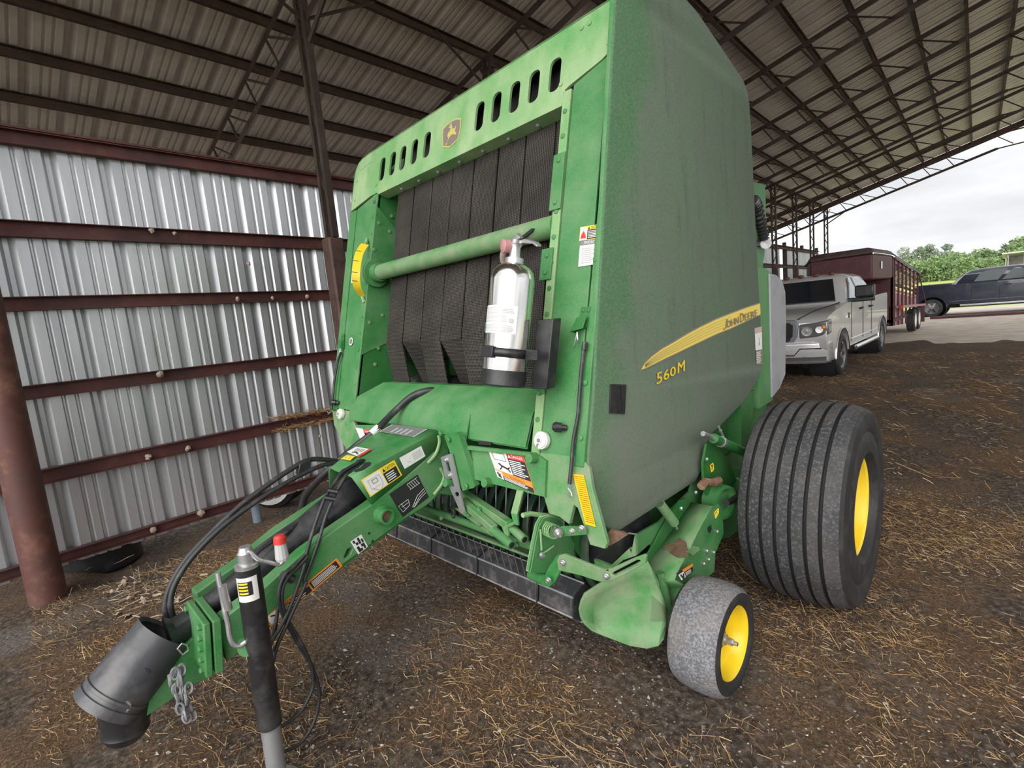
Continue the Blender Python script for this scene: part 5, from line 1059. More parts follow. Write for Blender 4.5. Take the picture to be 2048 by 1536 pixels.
obj('guard_doubler', MB().prism([p + V((.0, -.012, .006)) for p in [LP_[6].lerp(RP_[6], .15), LP_[7].lerp(RP_[7], .75), LP_[8].lerp(RP_[8], .45), LP_[8].lerp(RP_[8], .1)]], V((0, .004, -.002))), M['greenlight'], gb, smooth=0)
obj('wheel_arm', MB().path([V((-1.05, 1.80, .42)), V((-1.02, 1.80, .22)), V((-.94, 1.807, .219))], .022, 10), M['green'], bal)
# ------------------------------------------------------------------ wheels
def wheel_main(root, u_in, u_out, c, Rr, nm='main_wheel'):
    cu = (u_in + u_out) / 2; hw = abs(u_out - u_in) / 2; s = 1 if u_out > u_in else -1
    def T(segs, mats, name, par, n=72):
        mb = MB()
        for i, pf in segs: mb.i = i; mb.lathe([(h * s, r) for h, r in pf], (cu, c[0], c[1]), (1, 0, 0), n)
        return obj(name, mb, mats, par, smooth=30, fixn=True)
    segs = []
    xs = [-.205, -.165, -.150, -.098, -.084, -.030, -.016, .038, .052, .106, .120, .172, .186, .205]
    crown = lambda h: Rr - .004 - .030 * (h / .21) ** 4 - .004 * (h / .21) ** 2
    prev = None
    segs.append((1, [(-.13, Rr * .47), (-.19, Rr * .55), (-.222, Rr * .75), (-.215, Rr * .90), (-.205, crown(-.205))]))
    land = True; h = -.205
    gr = [-.155, -.095, -.035, .025, .085, .142]
    cur = [(-.205, crown(-.205))]
    for g_ in gr:
        a, b = g_ - .008, g_ + .008; 
        for q in (.33, .66): cur.append((cur[0][0] + (a - cur[0][0]) * q, crown(cur[0][0] + (a - cur[0][0]) * q)))
        cur.append((a, crown(a))); segs.append((0, cur)); segs.append((2, [(a, crown(a)), (g_ - .006, crown(g_) - .016), (g_ + .006, crown(g_) - .016), (b, crown(b))])); cur = [(b, crown(b))]
    cur.append((.205, crown(.205))); segs.append((0, cur))
    segs.append((1, [(.205, crown(.205)), (.218, Rr * .90), (.224, Rr * .78), (.216, Rr * .74), (.212, Rr * .72), (.220, Rr * .68), (.222, Rr * .60), (.221, Rr * .53), (.205, Rr * .50), (.186, Rr * .485)]))
    ty = T(segs, [M['tyre'], M['tyreside'], M['groove']], nm, root)
    rim = T([(0, [(.186, Rr * .485), (.188, Rr * .47), (.18, Rr * .45), (.12, Rr * .43), (.05, Rr * .42), (.02, Rr * .40), (-.02, Rr * .38), (-.03, Rr * .25), (-.02, Rr * .15), (-.02, .0001)]), (0, [(-.145, Rr * .47), (-.1, Rr * .42), (-.02, Rr * .38)])], [M['yellow']], 'wheel_rim', ty)
    mb = MB().lathe([(0, .06), (.05, .055), (.07, .045), (.07, .0001)], (cu - .02 * s, *c), (s, 0, 0), 24); obj('wheel_hub', mb, M['yellow'], ty)
    mb = MB()
    for k in range(8): a = k * math.pi / 4; mb.bolt(V((cu - .02 * s, c[0] + .1 * math.cos(a), c[1] + .1 * math.sin(a))), (s, 0, 0), .012, .02, 6)
    obj('wheel_nuts', mb, M['steel'], ty, kind='stuff')
    return ty
wheel_main(bal, -.926, -.482, (2.761, .500), .506)
wheel_main(bal, -3.364, -3.808, (2.761, .500), .506)
def gauge(cu, c, s, Rr=.219):
    mb = MB(); n = 56
    for i, pf in ((0, [(-.085, .205), (-.06, .214), (0, .219), (.055, .215), (.085, .206), (.098, .193)]), (1, [(.098, .193), (.104, .175), (.102, .155), (.09, .143)]), (1, [(-.09, .143), (-.102, .16), (-.1, .19), (-.085, .205)])):
        mb.i = i; mb.lathe([(h * s, r) for h, r in pf], (cu, *c), (1, 0, 0), n)
    ty = obj('gauge_wheel', mb, [M['tyregrey'], M['tyreside']], bal, smooth=40, fixn=True, label='small gauge wheel with scuffed grey tread')
    mb = MB(); mb.lathe([(h * s, r) for h, r in ((.090, .143), (.094, .140), (.088, .132), (.07, .120), (.045, .112), (.03, .085), (.035, .05), (.03, .045), (.03, .0001))], (cu, *c), (1, 0, 0), 48); mb.lathe([(-.09 * s, .143), (-.05 * s, .12), (.03 * s, .085)], (cu, *c), (1, 0, 0), 48)
    rm_ = obj('wheel_rim', mb, M['yellow'], ty, smooth=40, fixn=True)
    obj('hub_ring', MB().lathe([(h * s, r) for h, r in ((.030, .040), (.044, .038), (.046, .024), (.040, .022), (.04, .0001))], (cu, *c), (1, 0, 0), 24), M['rust'], ty)
    obj('axle_bolt', MB().lathe([(h * s, r) for h, r in ((.04, .024), (.06, .022), (.06, .015), (.085, .014), (.09, .009), (.105, .008), (.105, .0001))], (cu, *c), (1, 0, 0), 14), M['steel'], ty)
gauge(-.84, (1.807, .215), 1); gauge(-3.45, (1.807, .215), -1)
# ------------------------------------------------------------------ rear end
obj('tailgate_panel', MB().prism([PX(x, y, -1.125) for x, y in ((1512, 533), (1518, 534), (1533, 537), (1542, 546), (1545, 716), (1546, 800), (1518, 817), (1515, 760), (1522, 716))], V((-.05, 0, 0))), M['green'], bal, bevel=.004)
obj('tailgate_shield', MB().prism([PX(x, y, -1.115) for x, y in ((1540, 547), (1552, 549), (1565, 562), (1571, 585), (1572.5, 640), (1571, 750), (1560, 777), (1545, 796))], V((-.05, 0, 0))), mat('dusty_grey_shield', (.30, .30, .32), .6, noise=((.2, .21, .2), 9, .5, .8)), bal, bevel=.006)
obj('rear_frame', MB().prism([PX(x, y, -1.14) for x, y in ((1500, 362), (1526, 367), (1531, 372), (1533, 455), (1530, 500), (1525, 545), (1500, 545))], V((-.05, 0, 0))), M['greendark'], bal, bevel=.004)
cs = smooth_pts([PX(x, y, -1.12) for x, y in ((1506, 400), (1513, 412), (1519, 438), (1524, 460), (1527, 480))], 12)
obj('corrugated_hose', MB().path(cs, .03, 12, radii=[.028 if i % 4 < 2 else .036 for i in range(len(cs))]), M['black'], bal, smooth=20)
obj('work_lamp', MB().lathe([(-.05, .02), (0, .032), (.0, .028), (-.01, .0001)], PX(1532, 487, -1.10), (.3, -1, 0), 16), M['d_grey'], bal)
obj('lamp_bracket', MB().prism([PX(x, y, -1.13) for x, y in ((1512, 480), (1530, 480), (1530, 492), (1512, 492))], V((-.04, 0, 0))), M['black'], bal, smooth=0)
# ------------------------------------------------------------------ fire extinguisher strapped to the front
EX = Fr(V((-1.425, 1.345, 1.35)), (1, 0, 0), (-.03, .2389, .966))
exb = PY(1006, 772, 1.31); ext_ = PY(1028, 528, 1.40); axd = (ext_ - exb); axd.normalize()
exr = .086
ex = empty('fire_extinguisher', exb, 'large polished steel fire extinguisher strapped upright to the front of the green baler', 'fire extinguisher')
Hh = (ext_ - exb).length
obj('cylinder', MB().lathe([(.035, exr), (Hh * .86, exr), (Hh * .93, exr * .92), (Hh * .975, exr * .72), (Hh, exr * .45), (Hh * 1.005, exr * .25), (Hh * 1.005, .0001)], exb, axd, 56), M['stainless'], ex, smooth=50)
obj('base_cup', MB().lathe([(0, .0001), (0, exr * .96), (.006, exr * 1.01), (.062, exr * 1.015), (.062, exr)], exb, axd, 56), M['black'], ex)
tp = exb + axd * Hh
obj('valve_neck', MB().lathe([(-.01, .036), (.02, .036), (.022, .022), (.06, .02), (.075, .026), (.09, .02), (.09, .0001)], tp, axd, 20), M['steel'], ex)
vh = tp + axd * .07
obj('valve_gauge', MB().lathe([(0, .026), (.03, .026), (.034, .02), (.034, .0001)], vh + V((-.02, -.01, 0)), (-.35, -1, .1), 20), mat('faded_red_plastic', (.45, .22, .22), .5), ex)
obj('carry_handle', MB().prism([vh + FF.y * a + V((1, -.12, 0)) * b for a, b in ((.0, -.02), (.012, -.02), (.018, .05), (-.005, .11), (-.022, .13), (-.028, .125), (-.012, .10), (.002, .04))], V((0, .012, 0)) + V((.0, .012, 0))), M['steel'], ex, bevel=.003)
obj('lever', MB().prism([vh + FF.y * a + V((1, -.12, 0)) * b for a, b in ((.016, -.035), (.03, -.03), (.05, .0), (.028, .02), (.02, .0))], V((0, .02, 0))), M['steel'], ex, bevel=.002)
obj('discharge_hose', MB().path(smooth_pts([vh + V((-.02, -.02, -.005)), vh + V((-.05, -.02, -.02)), vh + V((-.075, .0, -.05)), vh + V((-.085, .04, -.10)), vh + V((-.075, .09, -.22))]), .012, 10), mat('tan_hose', (.35, .29, .23), .6), ex)
# label wrapped on the cylinder
def wrap(name, z0, z1, a0, a1, els, mats, r0=exr + .0006, par=ex):
    mb = MB(); n0 = V((0, -1, 0)); ex_ = V((1, 0, 0)); ey_ = axd.cross(ex_).normalized(); ex_ = ey_.cross(axd).normalized()
    ey_ = -ey_ if ey_.y > 0 else ey_
    def P(s, t, k): a = R(a0 + (a1 - a0) * s); return exb + axd * (z1 + (z0 - z1) * t) + (ex_ * math.sin(a) + ey_ * math.cos(a)) * (r0 + k)
    k = 0
    for e in els:
        kd, i, s0, t0, s1, t1_ = e[:6]; mb.i = i; k += .0003
        if kd == 'r':
            nn = max(2, int(abs(a1 - a0) * (s1 - s0) / 8)); mb.sheet([[P(s0 + (s1 - s0) * q / nn, t0, k), P(s0 + (s1 - s0) * q / nn, t1_, k)] for q in range(nn + 1)])
        elif kd == 'l':
            n = e[6]
            for j in range(n):
                t = t0 + (t1_ - t0) * (j + .2) / n; nn = 4; se = s0 + (s1 - s0) * (.8 + .2 * ((j * 7) % 5) / 5); mb.sheet([[P(s0 + (se - s0) * q / nn, t, k), P(s0 + (se - s0) * q / nn, t + (t1_ - t0) * .45 / n, k)] for q in range(nn + 1)])
        elif kd == 't': mb.text(e[6], lambda a, b, kk=k: P(s0 + (s1 - s0) * a, t1_ + (t0 - t1_) * b, kk), (0, 0, 1, 1))
    return obj(name, mb, mats, par, smooth=60)
wrap('paper_label', Hh * .42, Hh * .64, -80, 66, [('r', 0, 0, 0, 1, 1), ('r', 1, .0, .02, .36, .10), ('l', 1, .37, .06, .70, .62, 12), ('l', 1, .37, .68, .70, .95, 5), ('l', 1, .04, .22, .14, .30, 2), ('l', 1, .20, .22, .32, .30, 2), ('r', 1, .06, .40, .12, .52), ('r', 1, .24, .38, .29, .50), ('r', 3, .22, .62, .34, .95), ('t', 4, .08, .68, .15, .92, 'K'), ('l', 1, .74, .10, .95, .28, 3), ('r', 1, .86, .45, .93, .6), ('l', 1, .73, .35, .83, .6, 3), ('l', 1, .73, .7, .96, .95, 4)], [M['d_white'], M['d_grey'], M['d_black'], M['d_blue'], M['d_red']])
# bracket: strap belongs to the bracket on the baler
bb = exb + axd * (Hh * .27)
eyv = V((0, 1, -.25)).normalized()
br = obj('extinguisher_bracket', MB().prism([exb + axd * t + V((x_, .07, 0)) for t, x_ in ((-.02, .085), (-.02, .165), (Hh * .52, .165), (Hh * .52, .085))], V((0, .05, .0))), M['black'], bal, bevel=.003)
mb = MB(); r_o = exr + .004
ex1 = V((1, 0, 0)); ey1 = axd.cross(ex1).normalized(); ex1 = ey1.cross(axd).normalized(); ey1 = -ey1 if ey1.y > 0 else ey1
g = []
for i in range(25):
    a = R(-100 + 200 * i / 24); d = ex1 * math.sin(a) + ey1 * math.cos(a); g.append([bb + d * r_o - axd * .017, bb + d * r_o + axd * .017])
mb.sheet(g); so = obj('strap_band', mb, M['black'], br, smooth=60); so.modifiers.new('s', 'SOLIDIFY').thickness = .004
for s0, w_ in ((-.14, .05), (.13, .06)): obj('strap_arm', MB().box((s0 - w_ / 2, -.018, -.004), (s0 + w_ / 2, .018, .004), lambda a, b, c: bb + ex1 * a + axd * b + V((0, 1, 0)) * (c + .01)), M['black'], br, smooth=0)
obj('strap_buckle', MB().box((-.028, -.022, .0), (.03, .022, .012), lambda a, b, c: bb + (ex1 * (a - .0) + axd * b + ey1 * (r_o - .002 + c))), M['black'], br, bevel=.003)
# ------------------------------------------------------------------ vehicles beyond
M['silver'] = mat('silver_car_paint', (.62, .62, .62), .30, .35, coat=.5)
M['navy'] = mat('navy_car_paint', (.02, .026, .045), .25, .2, coat=.8, noise=((.06, .06, .065), 1.2, .5, .85, (1, 1, 2)))
M['glass'] = mat('dark_window_glass', (.012, .014, .018), .06, 0, spec=.8)
M['skyglass'] = mat('sky_reflecting_glass', (.50, .54, .56), .08, .6)  # pale base colour stands in for sky mirrored in the side windows
M['lampglass'] = mat('smoked_lamp_glass', (.16, .16, .17), .08, .3, coat=.6)
M['reflectglass'] = mat('reflection_grey_glass', (.20, .23, .24), .10, .3)  # grey base colour stands in for reflections in the windows
M['chrome'] = mat('chrome', (.75, .75, .76), .12, 1.)
M['trimgrey'] = mat('grey_bumper', (.22, .23, .25), .35, .4)
M['maroon'] = mat('maroon_trailer_paint', (.085, .022, .030), .55, noise=[((.12, .05, .05), 4, .5, .8)])
M['maroonlit'] = mat('lit_pink_maroon_panel', (.50, .27, .29), .6, noise=((.25, .12, .13), 5, .45, .7))  # pink lifted in the colour itself for the white light on the panels
M['brownroof'] = mat('brown_trailer_roof', (.085, .055, .048), .6, noise=((.16, .11, .10), 4, .5, .8))
def truck(name, P, mt, label, detail):
    r = empty(name, P(-1.9, 0, 0), label, 'pickup truck'); HW = .93
    arc = lambda c, rr: [(c + rr * math.cos(R(t)), .37 + rr * math.sin(R(t))) for t in range(-5, 190, 15)]
    body = [(.98, .50), (1.08, .60), (1.10, .80), (1.07, 1.03), (.98, 1.11), (.60, 1.18), (-.40, 1.29), (-3.12, 1.30), (-3.13, 1.335), (-4.34, 1.36), (-4.40, 1.30), (-4.38, .72), (-4.30, .60)] + [(a, z) for a, z in arc(-3.76, .47)][::-1] + [(-3.2, .48), (-.55, .47)] + [(a, z) for a, z in arc(0, .48)][::-1]
    b_ = obj('body', MB().prism([P(a, -HW, z) for a, z in body], P(0, HW, 0) - P(0, -HW, 0)), mt, r, bevel=.045, seg=3, smooth=45)
    rg = [(1.28, -.38, -3.10, .88), (1.42, -.52, -3.02, .85), (1.62, -.72, -2.86, .79), (1.78, -.88, -2.62, .73), (1.84, -1.05, -2.35, .66), (1.865, -1.3, -2.1, .52)]
    mb = MB()
    for z, a0, a1, h in rg: mb.v += [P(a0 - .12, h, z), P(a0, h * .82, z), P(a0 + .02, 0, z), P(a0, -h * .82, z), P(a0 - .12, -h, z), P(a1 + .1, -h, z), P(a1, -h * .8, z), P(a1, h * .8, z), P(a1 + .1, h, z)]
    for i in range(5):
        for j in range(9): mb.f.append((i * 9 + j, i * 9 + (j + 1) % 9, i * 9 + 9 + (j + 1) % 9, i * 9 + 9 + j))
    mb.f.append(tuple(range(45, 54))); mb.m = [0] * len(mb.f); cab = obj('cab', mb, mt, r, smooth=50, fixn=True)
    # glass
    def gl(pts, th, m_, nm): return obj(nm, MB().prism([P(*p) for p in pts], P(*th) - P(0, 0, 0)), m_, cab, smooth=0)
    gl([(-.40, .74, 1.33), (-.77, .62, 1.735), (-.77, -.62, 1.735), (-.40, -.74, 1.33)], (.04, 0, .02), M['glass'], 'windscreen')
    for s in (1, -1):
        sg = M['skyglass'] if detail else M['reflectglass']
        gl([(-.72, s * .872, 1.34), (-1.02, s * .800, 1.66), (-1.12, s * .765, 1.74), (-1.30, s * .76, 1.76), (-1.62, s * .868, 1.34)], (0, s * .02, .005), sg, 'side_window')
        gl([(-1.74, s * .868, 1.34), (-1.46, s * .76, 1.76), (-1.98, s * .76, 1.765), (-2.25, s * .79, 1.68), (-2.45, s * .868, 1.34)], (0, s * .02, .005), sg, 'side_window')
    gl([(-3.06, .62, 1.36), (-2.80, .6, 1.68), (-2.80, -.6, 1.68), (-3.06, -.62, 1.36)], (-.03, 0, .01), M['glass'], 'rear_window')
    for s in (1, -1):
        for a in (-.68, -1.68, -2.52):
            obj('door_seam', MB().tube(P(a, s * (HW + .002), .54), P(a, s * (HW + .002), 1.27), .006, 4), M['groove'], b_)
        for a in (-1.45, -2.35): obj('door_handle', MB().path([P(a - .09, s * (HW + .005), 1.13), P(a - .05, s * (HW + .04), 1.14), P(a + .05, s * (HW + .04), 1.14), P(a + .09, s * (HW + .005), 1.13)], .02, 8), M['black'], b_)
        obj('side_step', MB().tube(P(-.7, s * (HW + .05), .42), P(-2.85, s * (HW + .05), .42), .045, 14), M['chrome'], b_)
        mi = obj('mirror', MB().box((-.80, .06, 1.36), (-.62, .36, 1.58), lambda a, b, c: P(a, s * (HW + b), c)), M['black'], cab, bevel=.03)
        obj('mirror_arm', MB().box((-.76, -.08, 1.28), (-.68, .36, 1.36), lambda a, b, c: P(a, s * (HW + b), c)), M['black'], cab, bevel=.02)
        obj('wheel_arch', MB().path([P(a, s * (HW + .004), z) for a, z in arc(0, .49)], .012, 5), M['chrome'] if detail else mt, b_)
        obj('wheel_arch', MB().path([P(a, s * (HW + .004), z) for a, z in arc(-3.76, .48)], .012, 5), M['chrome'] if detail else mt, b_)
        obj('side_trim', MB().tube(P(-.6, s * (HW + .004), .60), P(-3.2, s * (HW + .004), .60), .012, 6), M['chrome'] if detail else mt, b_)
    # wheels
    n_ = (P(0, 1, 0) - P(0, 0, 0))
    for s in (1, -1):
        for a in (0, -3.76):
            c = P(a, s * .80, .375); mb = MB(); mb.lathe([(-.13, .22), (-.135, .33), (-.10, .368), (0, .375), (.10, .368), (.13, .335), (.135, .27), (.12, .245)], c, n_ * s, 40); ty = obj('tyre', mb, M['tyreside'], r, fixn=True)
            obj('wheel_rim', MB().lathe([(.12, .245), (.10, .225), (.03, .215), (.02, .12), (.07, .10), (.09, .06), (.09, .0001)], c, n_ * s, 32), M['trimgrey'], ty, smooth=30, fixn=True)
            mb = MB()
            for k in range(6):
                t = k * math.pi / 3; d = (P(math.cos(t), 0, math.sin(t)) - P(0, 0, 0)); q_ = n_.cross(d) * .035
                mb.prism([c + n_ * (s * .09) + d * .05 + q_, c + n_ * (s * .10) + d * .225 + q_ * .8, c + n_ * (s * .10) + d * .225 - q_ * .8, c + n_ * (s * .09) + d * .05 - q_], n_ * s * .012)
            obj('wheel_spokes', mb, M['chrome'], ty, smooth=0, kind='stuff')
            obj('wheel_well', MB().lathe([(-.3, .0001), (-.3, .485), (.09, .485)], c, n_ * s, 28), M['groove'], b_)
    obj('truck_bed', MB().prism([P(a, -HW + .1, z) for a, z in ((-3.2, 1.345), (-4.28, 1.365), (-4.28, 1.37), (-3.2, 1.35))], P(0, 2 * HW - .2, 0) - P(0, 0, 0)), M['groove'], b_, smooth=0)
    obj('underbody', MB().box((-4.2, -.7, .33), (.9, .7, .62), P), M['groove'], b_, smooth=0)
    # front
    fx = 1.09
    obj('grille_surround', MB().prism([P(fx - .03, b, z) for b, z in ((-.42, .68), (-.50, .80), (-.52, 1.02), (-.44, 1.10), (.44, 1.10), (.52, 1.02), (.50, .80), (.42, .68))], P(.06, 0, 0) - P(0, 0, 0)), M['trimgrey'] if detail else mt, b_, bevel=.015)
    obj('grille_back', MB().prism([P(fx + .032, b, z) for b, z in ((-.36, .72), (-.43, .82), (-.44, 1.0), (-.38, 1.05), (.38, 1.05), (.44, 1.0), (.43, .82), (.36, .72))], P(.004, 0, 0) - P(0, 0, 0)), M['groove'], b_, smooth=0)
    for k in range(8):
        z = .745 + .04 * k; obj('grille_bar', MB().tube(P(fx + .045, -.40, z), P(fx + .045, .40, z), .008 if k != 4 else .014, 8), M['chrome'], b_)
    obj('grille_post', MB().tube(P(fx + .045, 0, .72), P(fx + .045, 0, 1.05), .014, 8), M['chrome'], b_)
    bump = [(-.93, -.18), (-.90, .02), (-.72, .10), (-.4, .14), (.4, .14), (.72, .10), (.90, .02), (.93, -.18)]
    mb = MB(); mb.sheet([[P(1.0 + a + (0 if z > .5 else -.05), b, z) for b, a in bump] for z in (.70, .66, .60, .52, .44, .37)]); bu = obj('bumper', mb, M['silver'] if detail else M['chrome'], r, smooth=50); bu.modifiers.new('s', 'SOLIDIFY').thickness = .03
    obj('bumper_valance', MB().sheet([[P(1.035 + a - .06 * (z < .4), b, z) for b, a in bump] for z in (.455, .37, .34)]), M['lampglass'] if detail else M['groove'], bu, smooth=50)
    obj('bumper_intake', MB().prism([P(1.148, b, z) for b, z in ((-.40, .50), (.40, .50), (.36, .60), (-.36, .60))], P(.006, 0, 0) - P(0, 0, 0)), M['groove'], bu, smooth=0)
    obj('bumper_trim', MB().path([P(1.155 - .05 * (abs(b) > .8), b, z) for b, z in ((-.86, .60), (-.55, .60), (-.46, .49), (.46, .49), (.55, .60), (.86, .60))], .012, 6), M['chrome'], bu)
    obj('bumper_top', MB().prism([P(a, b, .70) for b, a in ((-.93, .82), (-.90, 1.02), (-.72, 1.10), (-.4, 1.14), (.4, 1.14), (.72, 1.10), (.90, 1.02), (.93, .82))], V((0, 0, .012))), M['silver'] if detail else M['chrome'], bu, smooth=0)
    for s in (1, -1):
        obj('fog_lamp', MB().lathe([(0, .075), (.02, .07), (.02, .0001)], P(1.085, s * .66, .49), P(1, s * .4, 0) - P(0, 0, 0), 20), M['trimgrey'], bu)
        hl = obj('headlight', MB().prism([P(1.125, s * .53, .77), P(1.125, s * .80, .79), P(1.08, s * .955, .82), P(.84, s * .955, .84), P(.84, s * .5, .77)], V((0, 0, .24))), M['lampglass'], b_, bevel=.03, seg=3)
        obj('headlight_lens', MB().lathe([(0, .085), (.008, .08), (.004, .05), (.012, .0001)], P(1.124, s * .65, .895), P(1, 0, 0) - P(0, 0, 0), 20), M['steel'], hl)
        obj('headlight_lens', MB().lathe([(0, .06), (.006, .055), (.004, .0001)], P(1.118, s * .83, .91), P(1, s * .3, 0) - P(0, 0, 0), 20), M['steel'], hl)
        obj('indicator', MB().lathe([(0, .035), (.02, .02), (.02, .0001)], P(1.10, s * .89, .95), P(1, s * .8, 0) - P(0, 0, 0), 12), M['d_orange'], hl)
        obj('hood_crease', MB().path([P(1.05, s * .50, 1.10), P(.5, s * .60, 1.205), P(-.40, s * .80, 1.30)], .010, 5), M['groove'] if detail else mt, b_)
        obj('taillight', MB().box((-4.41, -.09, .9), (-4.37, .0, 1.2), lambda a, b, c: P(a, s * (HW + b), c)), M['d_red'], b_, smooth=0)
    for k in range(5): obj('roof_lamp', MB().ball(P(-1.0, (k - 2) * .27, 1.865), .06, 10, 6, (1.1, .6, .6)), M['d_orange'] if k % 2 == 9 else mat('amber_lamp', (.10, .035, .02), .3), cab) if detail else None
    obj('fender_badge', MB().box((-.55, .0, 1.0), (-.42, .006, 1.1), lambda a, b, c: P(a, HW + b, c)), M['chrome'] if not detail else M['black'], b_, smooth=0)
    return r
truck('pickup_truck', lambda a, b, z: V((-3.13 + b, 10.56 - a, z)), M['silver'], 'silver pickup truck parked nose towards the viewer behind the baler', True)
truck('pickup_truck', lambda a, b, z: V((1.18 + a, 28.93 - b, z - .02)), M['navy'], 'dark navy pickup truck parked side-on in the open yard', False)
# ------------------------------------------------------------------ cattle trailer
tr = empty('cattle_trailer', V((-3.4, 19.5, 0)), 'long maroon slatted cattle trailer with rounded brown roof behind the silver pickup', 'trailer')
zt = lambda v: 2.32 - .092 * (v - 16.97); zb = lambda v: .41 - .045 * (v - 17); zm = lambda v: .95 - .033 * (v - 17)
UR, UL = -2.38, -4.45
mb = MB()
for s_ in range(1):
    sec = lambda v, h=0: [V((UR + .02, v, zt(v) - .03)), V((UR - .02, v, zt(v) + .02)), V((UR - .12, v, zt(v) + .10)), V((UR - .35, v, zt(v) + .14)), V(((UR + UL) / 2, v, zt(v) + .16)), V((UL + .35, v, zt(v) + .14)), V((UL + .12, v, zt(v) + .10)), V((UL - .02, v, zt(v) - .03))]
    mb.sheet([sec(v) for v in (16.9, 18, 20, 22.2)])
rf = obj('roof', mb, M['brownroof'], tr, smooth=50); rf.modifiers.new('s', 'SOLIDIFY').thickness = .03
for v in (17.6, 18.7, 19.9, 21.2): obj('roof_bow', MB().path(sec(v), .022, 6), M['brownroof'], rf)
obj('roof_rail', MB().tube(V((UR + .02, 16.95, zt(16.95) - .05)), V((UR + .02, 22.1, zt(22.1) - .05)), .028, 8), M['chrome'], tr)
# nose
N_ = [(-2.41, 14.5), (-2.39, 17.0), (-4.45, 17.0), (-3.72, 14.5)]
ns = obj('nose', MB().prism([V((x, y, 1.70)) for x, y in N_], V((0, 0, .60))), M['maroon'], tr, bevel=.04)
mb = MB(); cN = V((-3.15, 15.8, 0))
ringN = lambda s, z: [V((cN.x + (x - cN.x) * s, cN.y + (y - cN.y) * (s if y < 16 else 1), z)) for x, y in N_]
for s, z in ((1.01, 2.29), (1.01, 2.36), (.95, 2.42), (.82, 2.46), (.0, 2.47)): mb.v += ringN(s, z)
for i in range(4):
    for j in range(4): mb.f.append((i * 4 + j, i * 4 + (j + 1) % 4, i * 4 + 4 + (j + 1) % 4, i * 4 + 4 + j))
mb.m = [0] * len(mb.f); obj('nose_roof', mb, M['brownroof'], ns, smooth=60, fixn=True)
mb = MB().tube(V((-2.40, 14.48, 2.30)), V((-2.38, 17, 2.30)), .022, 8); obj('nose_rail', mb, M['chrome'], ns); obj('nose_rail', MB().tube(V((-3.73, 14.48, 2.30)), V((-2.40, 14.48, 2.30)), .018, 8), M['chrome'], ns)
obj('door_latch', MB().tube(V((-2.38, 15.4, 1.95)), V((-2.38, 15.4, 2.12)), .02, 8), M['steel'], ns)
obj('front_wall', MB().prism([V((UR, 17, zb(17))), V((UR, 17, 1.75)), V((UL, 17, 1.75)), V((UL, 17, zb(17)))], V((0, .05, 0))), M['maroon'], tr, smooth=0)
obj('side_jamb', MB().prism([V((UR, 17.0, zb(17))), V((UR, 17.0, zt(17))), V((UR, 17.12, zt(17))), V((UR, 17.12, zb(17)))], V((-.05, 0, 0))), M['maroon'], tr, smooth=0)
vv = [17.35, 18.05, 18.75, 19.45, 20.25, 21.05, 21.95]
for s, u in ((1, UR), (-1, UL + .04)):
    for v in vv: obj('side_post', MB().prism([V((u, v, zb(v))), V((u, v, zt(v))), V((u, v + .07, zt(v))), V((u, v + .07, zb(v)))], V((-.04, 0, 0))), M['maroon'], tr, smooth=0)
    for k in range(6):
        f = .50 + .085 * k; a, b = 17.1, 22.0
        obj('side_slat', MB().prism([V((u - .045, v, zb(v) + (zt(v) - zb(v)) * ff_)) for v, ff_ in ((a, f), (b, f), (b, f + .045), (a, f + .045))], V((-.012, 0, 0))), M['maroonlit'] if k % 3 != 1 else M['maroon'], tr, smooth=0)
    for v0, v1 in zip([17.1] + vv, vv):
        if s == 1 or True: obj('side_panel', MB().prism([V((u - .05, v0 + .07, zb(v0) + (zt(v0) - zb(v0)) * .28)), V((u - .05, v1, zb(v1) + (zt(v1) - zb(v1)) * .28)), V((u - .05, v1, zb(v1) + (zt(v1) - zb(v1)) * .49)), V((u - .05, v0 + .07, zb(v0) + (zt(v0) - zb(v0)) * .49))], V((-.012, 0, 0))), M['maroonlit'], tr, smooth=0)
obj('lower_side', MB().prism([V((UR - .06, 17, zb(17))), V((UR - .06, 19.2, zb(19.2))), V((UR - .06, 19.2, zm(19.2))), V((UR - .06, 17, zm(17)))], V((-.02, 0, 0))), M['maroonlit'], tr, smooth=0)
obj('catwalk', MB().prism([V((UR + .0, 17.5, zm(17.5))), V((UR + .0, 22.4, zm(22.4))), V((UR + .16, 22.4, zm(22.4))), V((UR + .16, 17.5, zm(17.5)))], V((0, 0, -.07))), M['maroonlit'], tr, smooth=0)
obj('marker_lamp', MB().box((UR + .1, 17.44, zm(17.5) - .1), (UR + .17, 17.5, zm(17.5) - .0)), M['d_red'], tr, smooth=0)
obj('trailer_floor', MB().box((UL, 17.0, .50), (UR, 22.0, .58)), M['maroon'], tr, smooth=0)
obj('rear_frame', MB().prism([V((UL, 22, zb(22))), V((UL, 22, zt(22))), V((UL + .12, 22, zt(22))), V((UL + .12, 22, zb(22)))], V((0, .05, 0))), M['maroon'], tr, smooth=0)
obj('corner_stay', MB().tube(V((UR, 22.0, zt(22))), V((UR + .16, 22.4, zm(22.4))), .02, 6), M['maroon'], tr); obj('mud_flap', MB().box((UR, 22.3, .15), (UR + .14, 22.32, zm(22))), M['maroon'], tr, smooth=0)
obj('gooseneck_coupler', MB().tube(V((-3.2, 15.0, 1.38)), V((-3.2, 15.0, 1.75)), .07, 12), M['maroon'], tr)
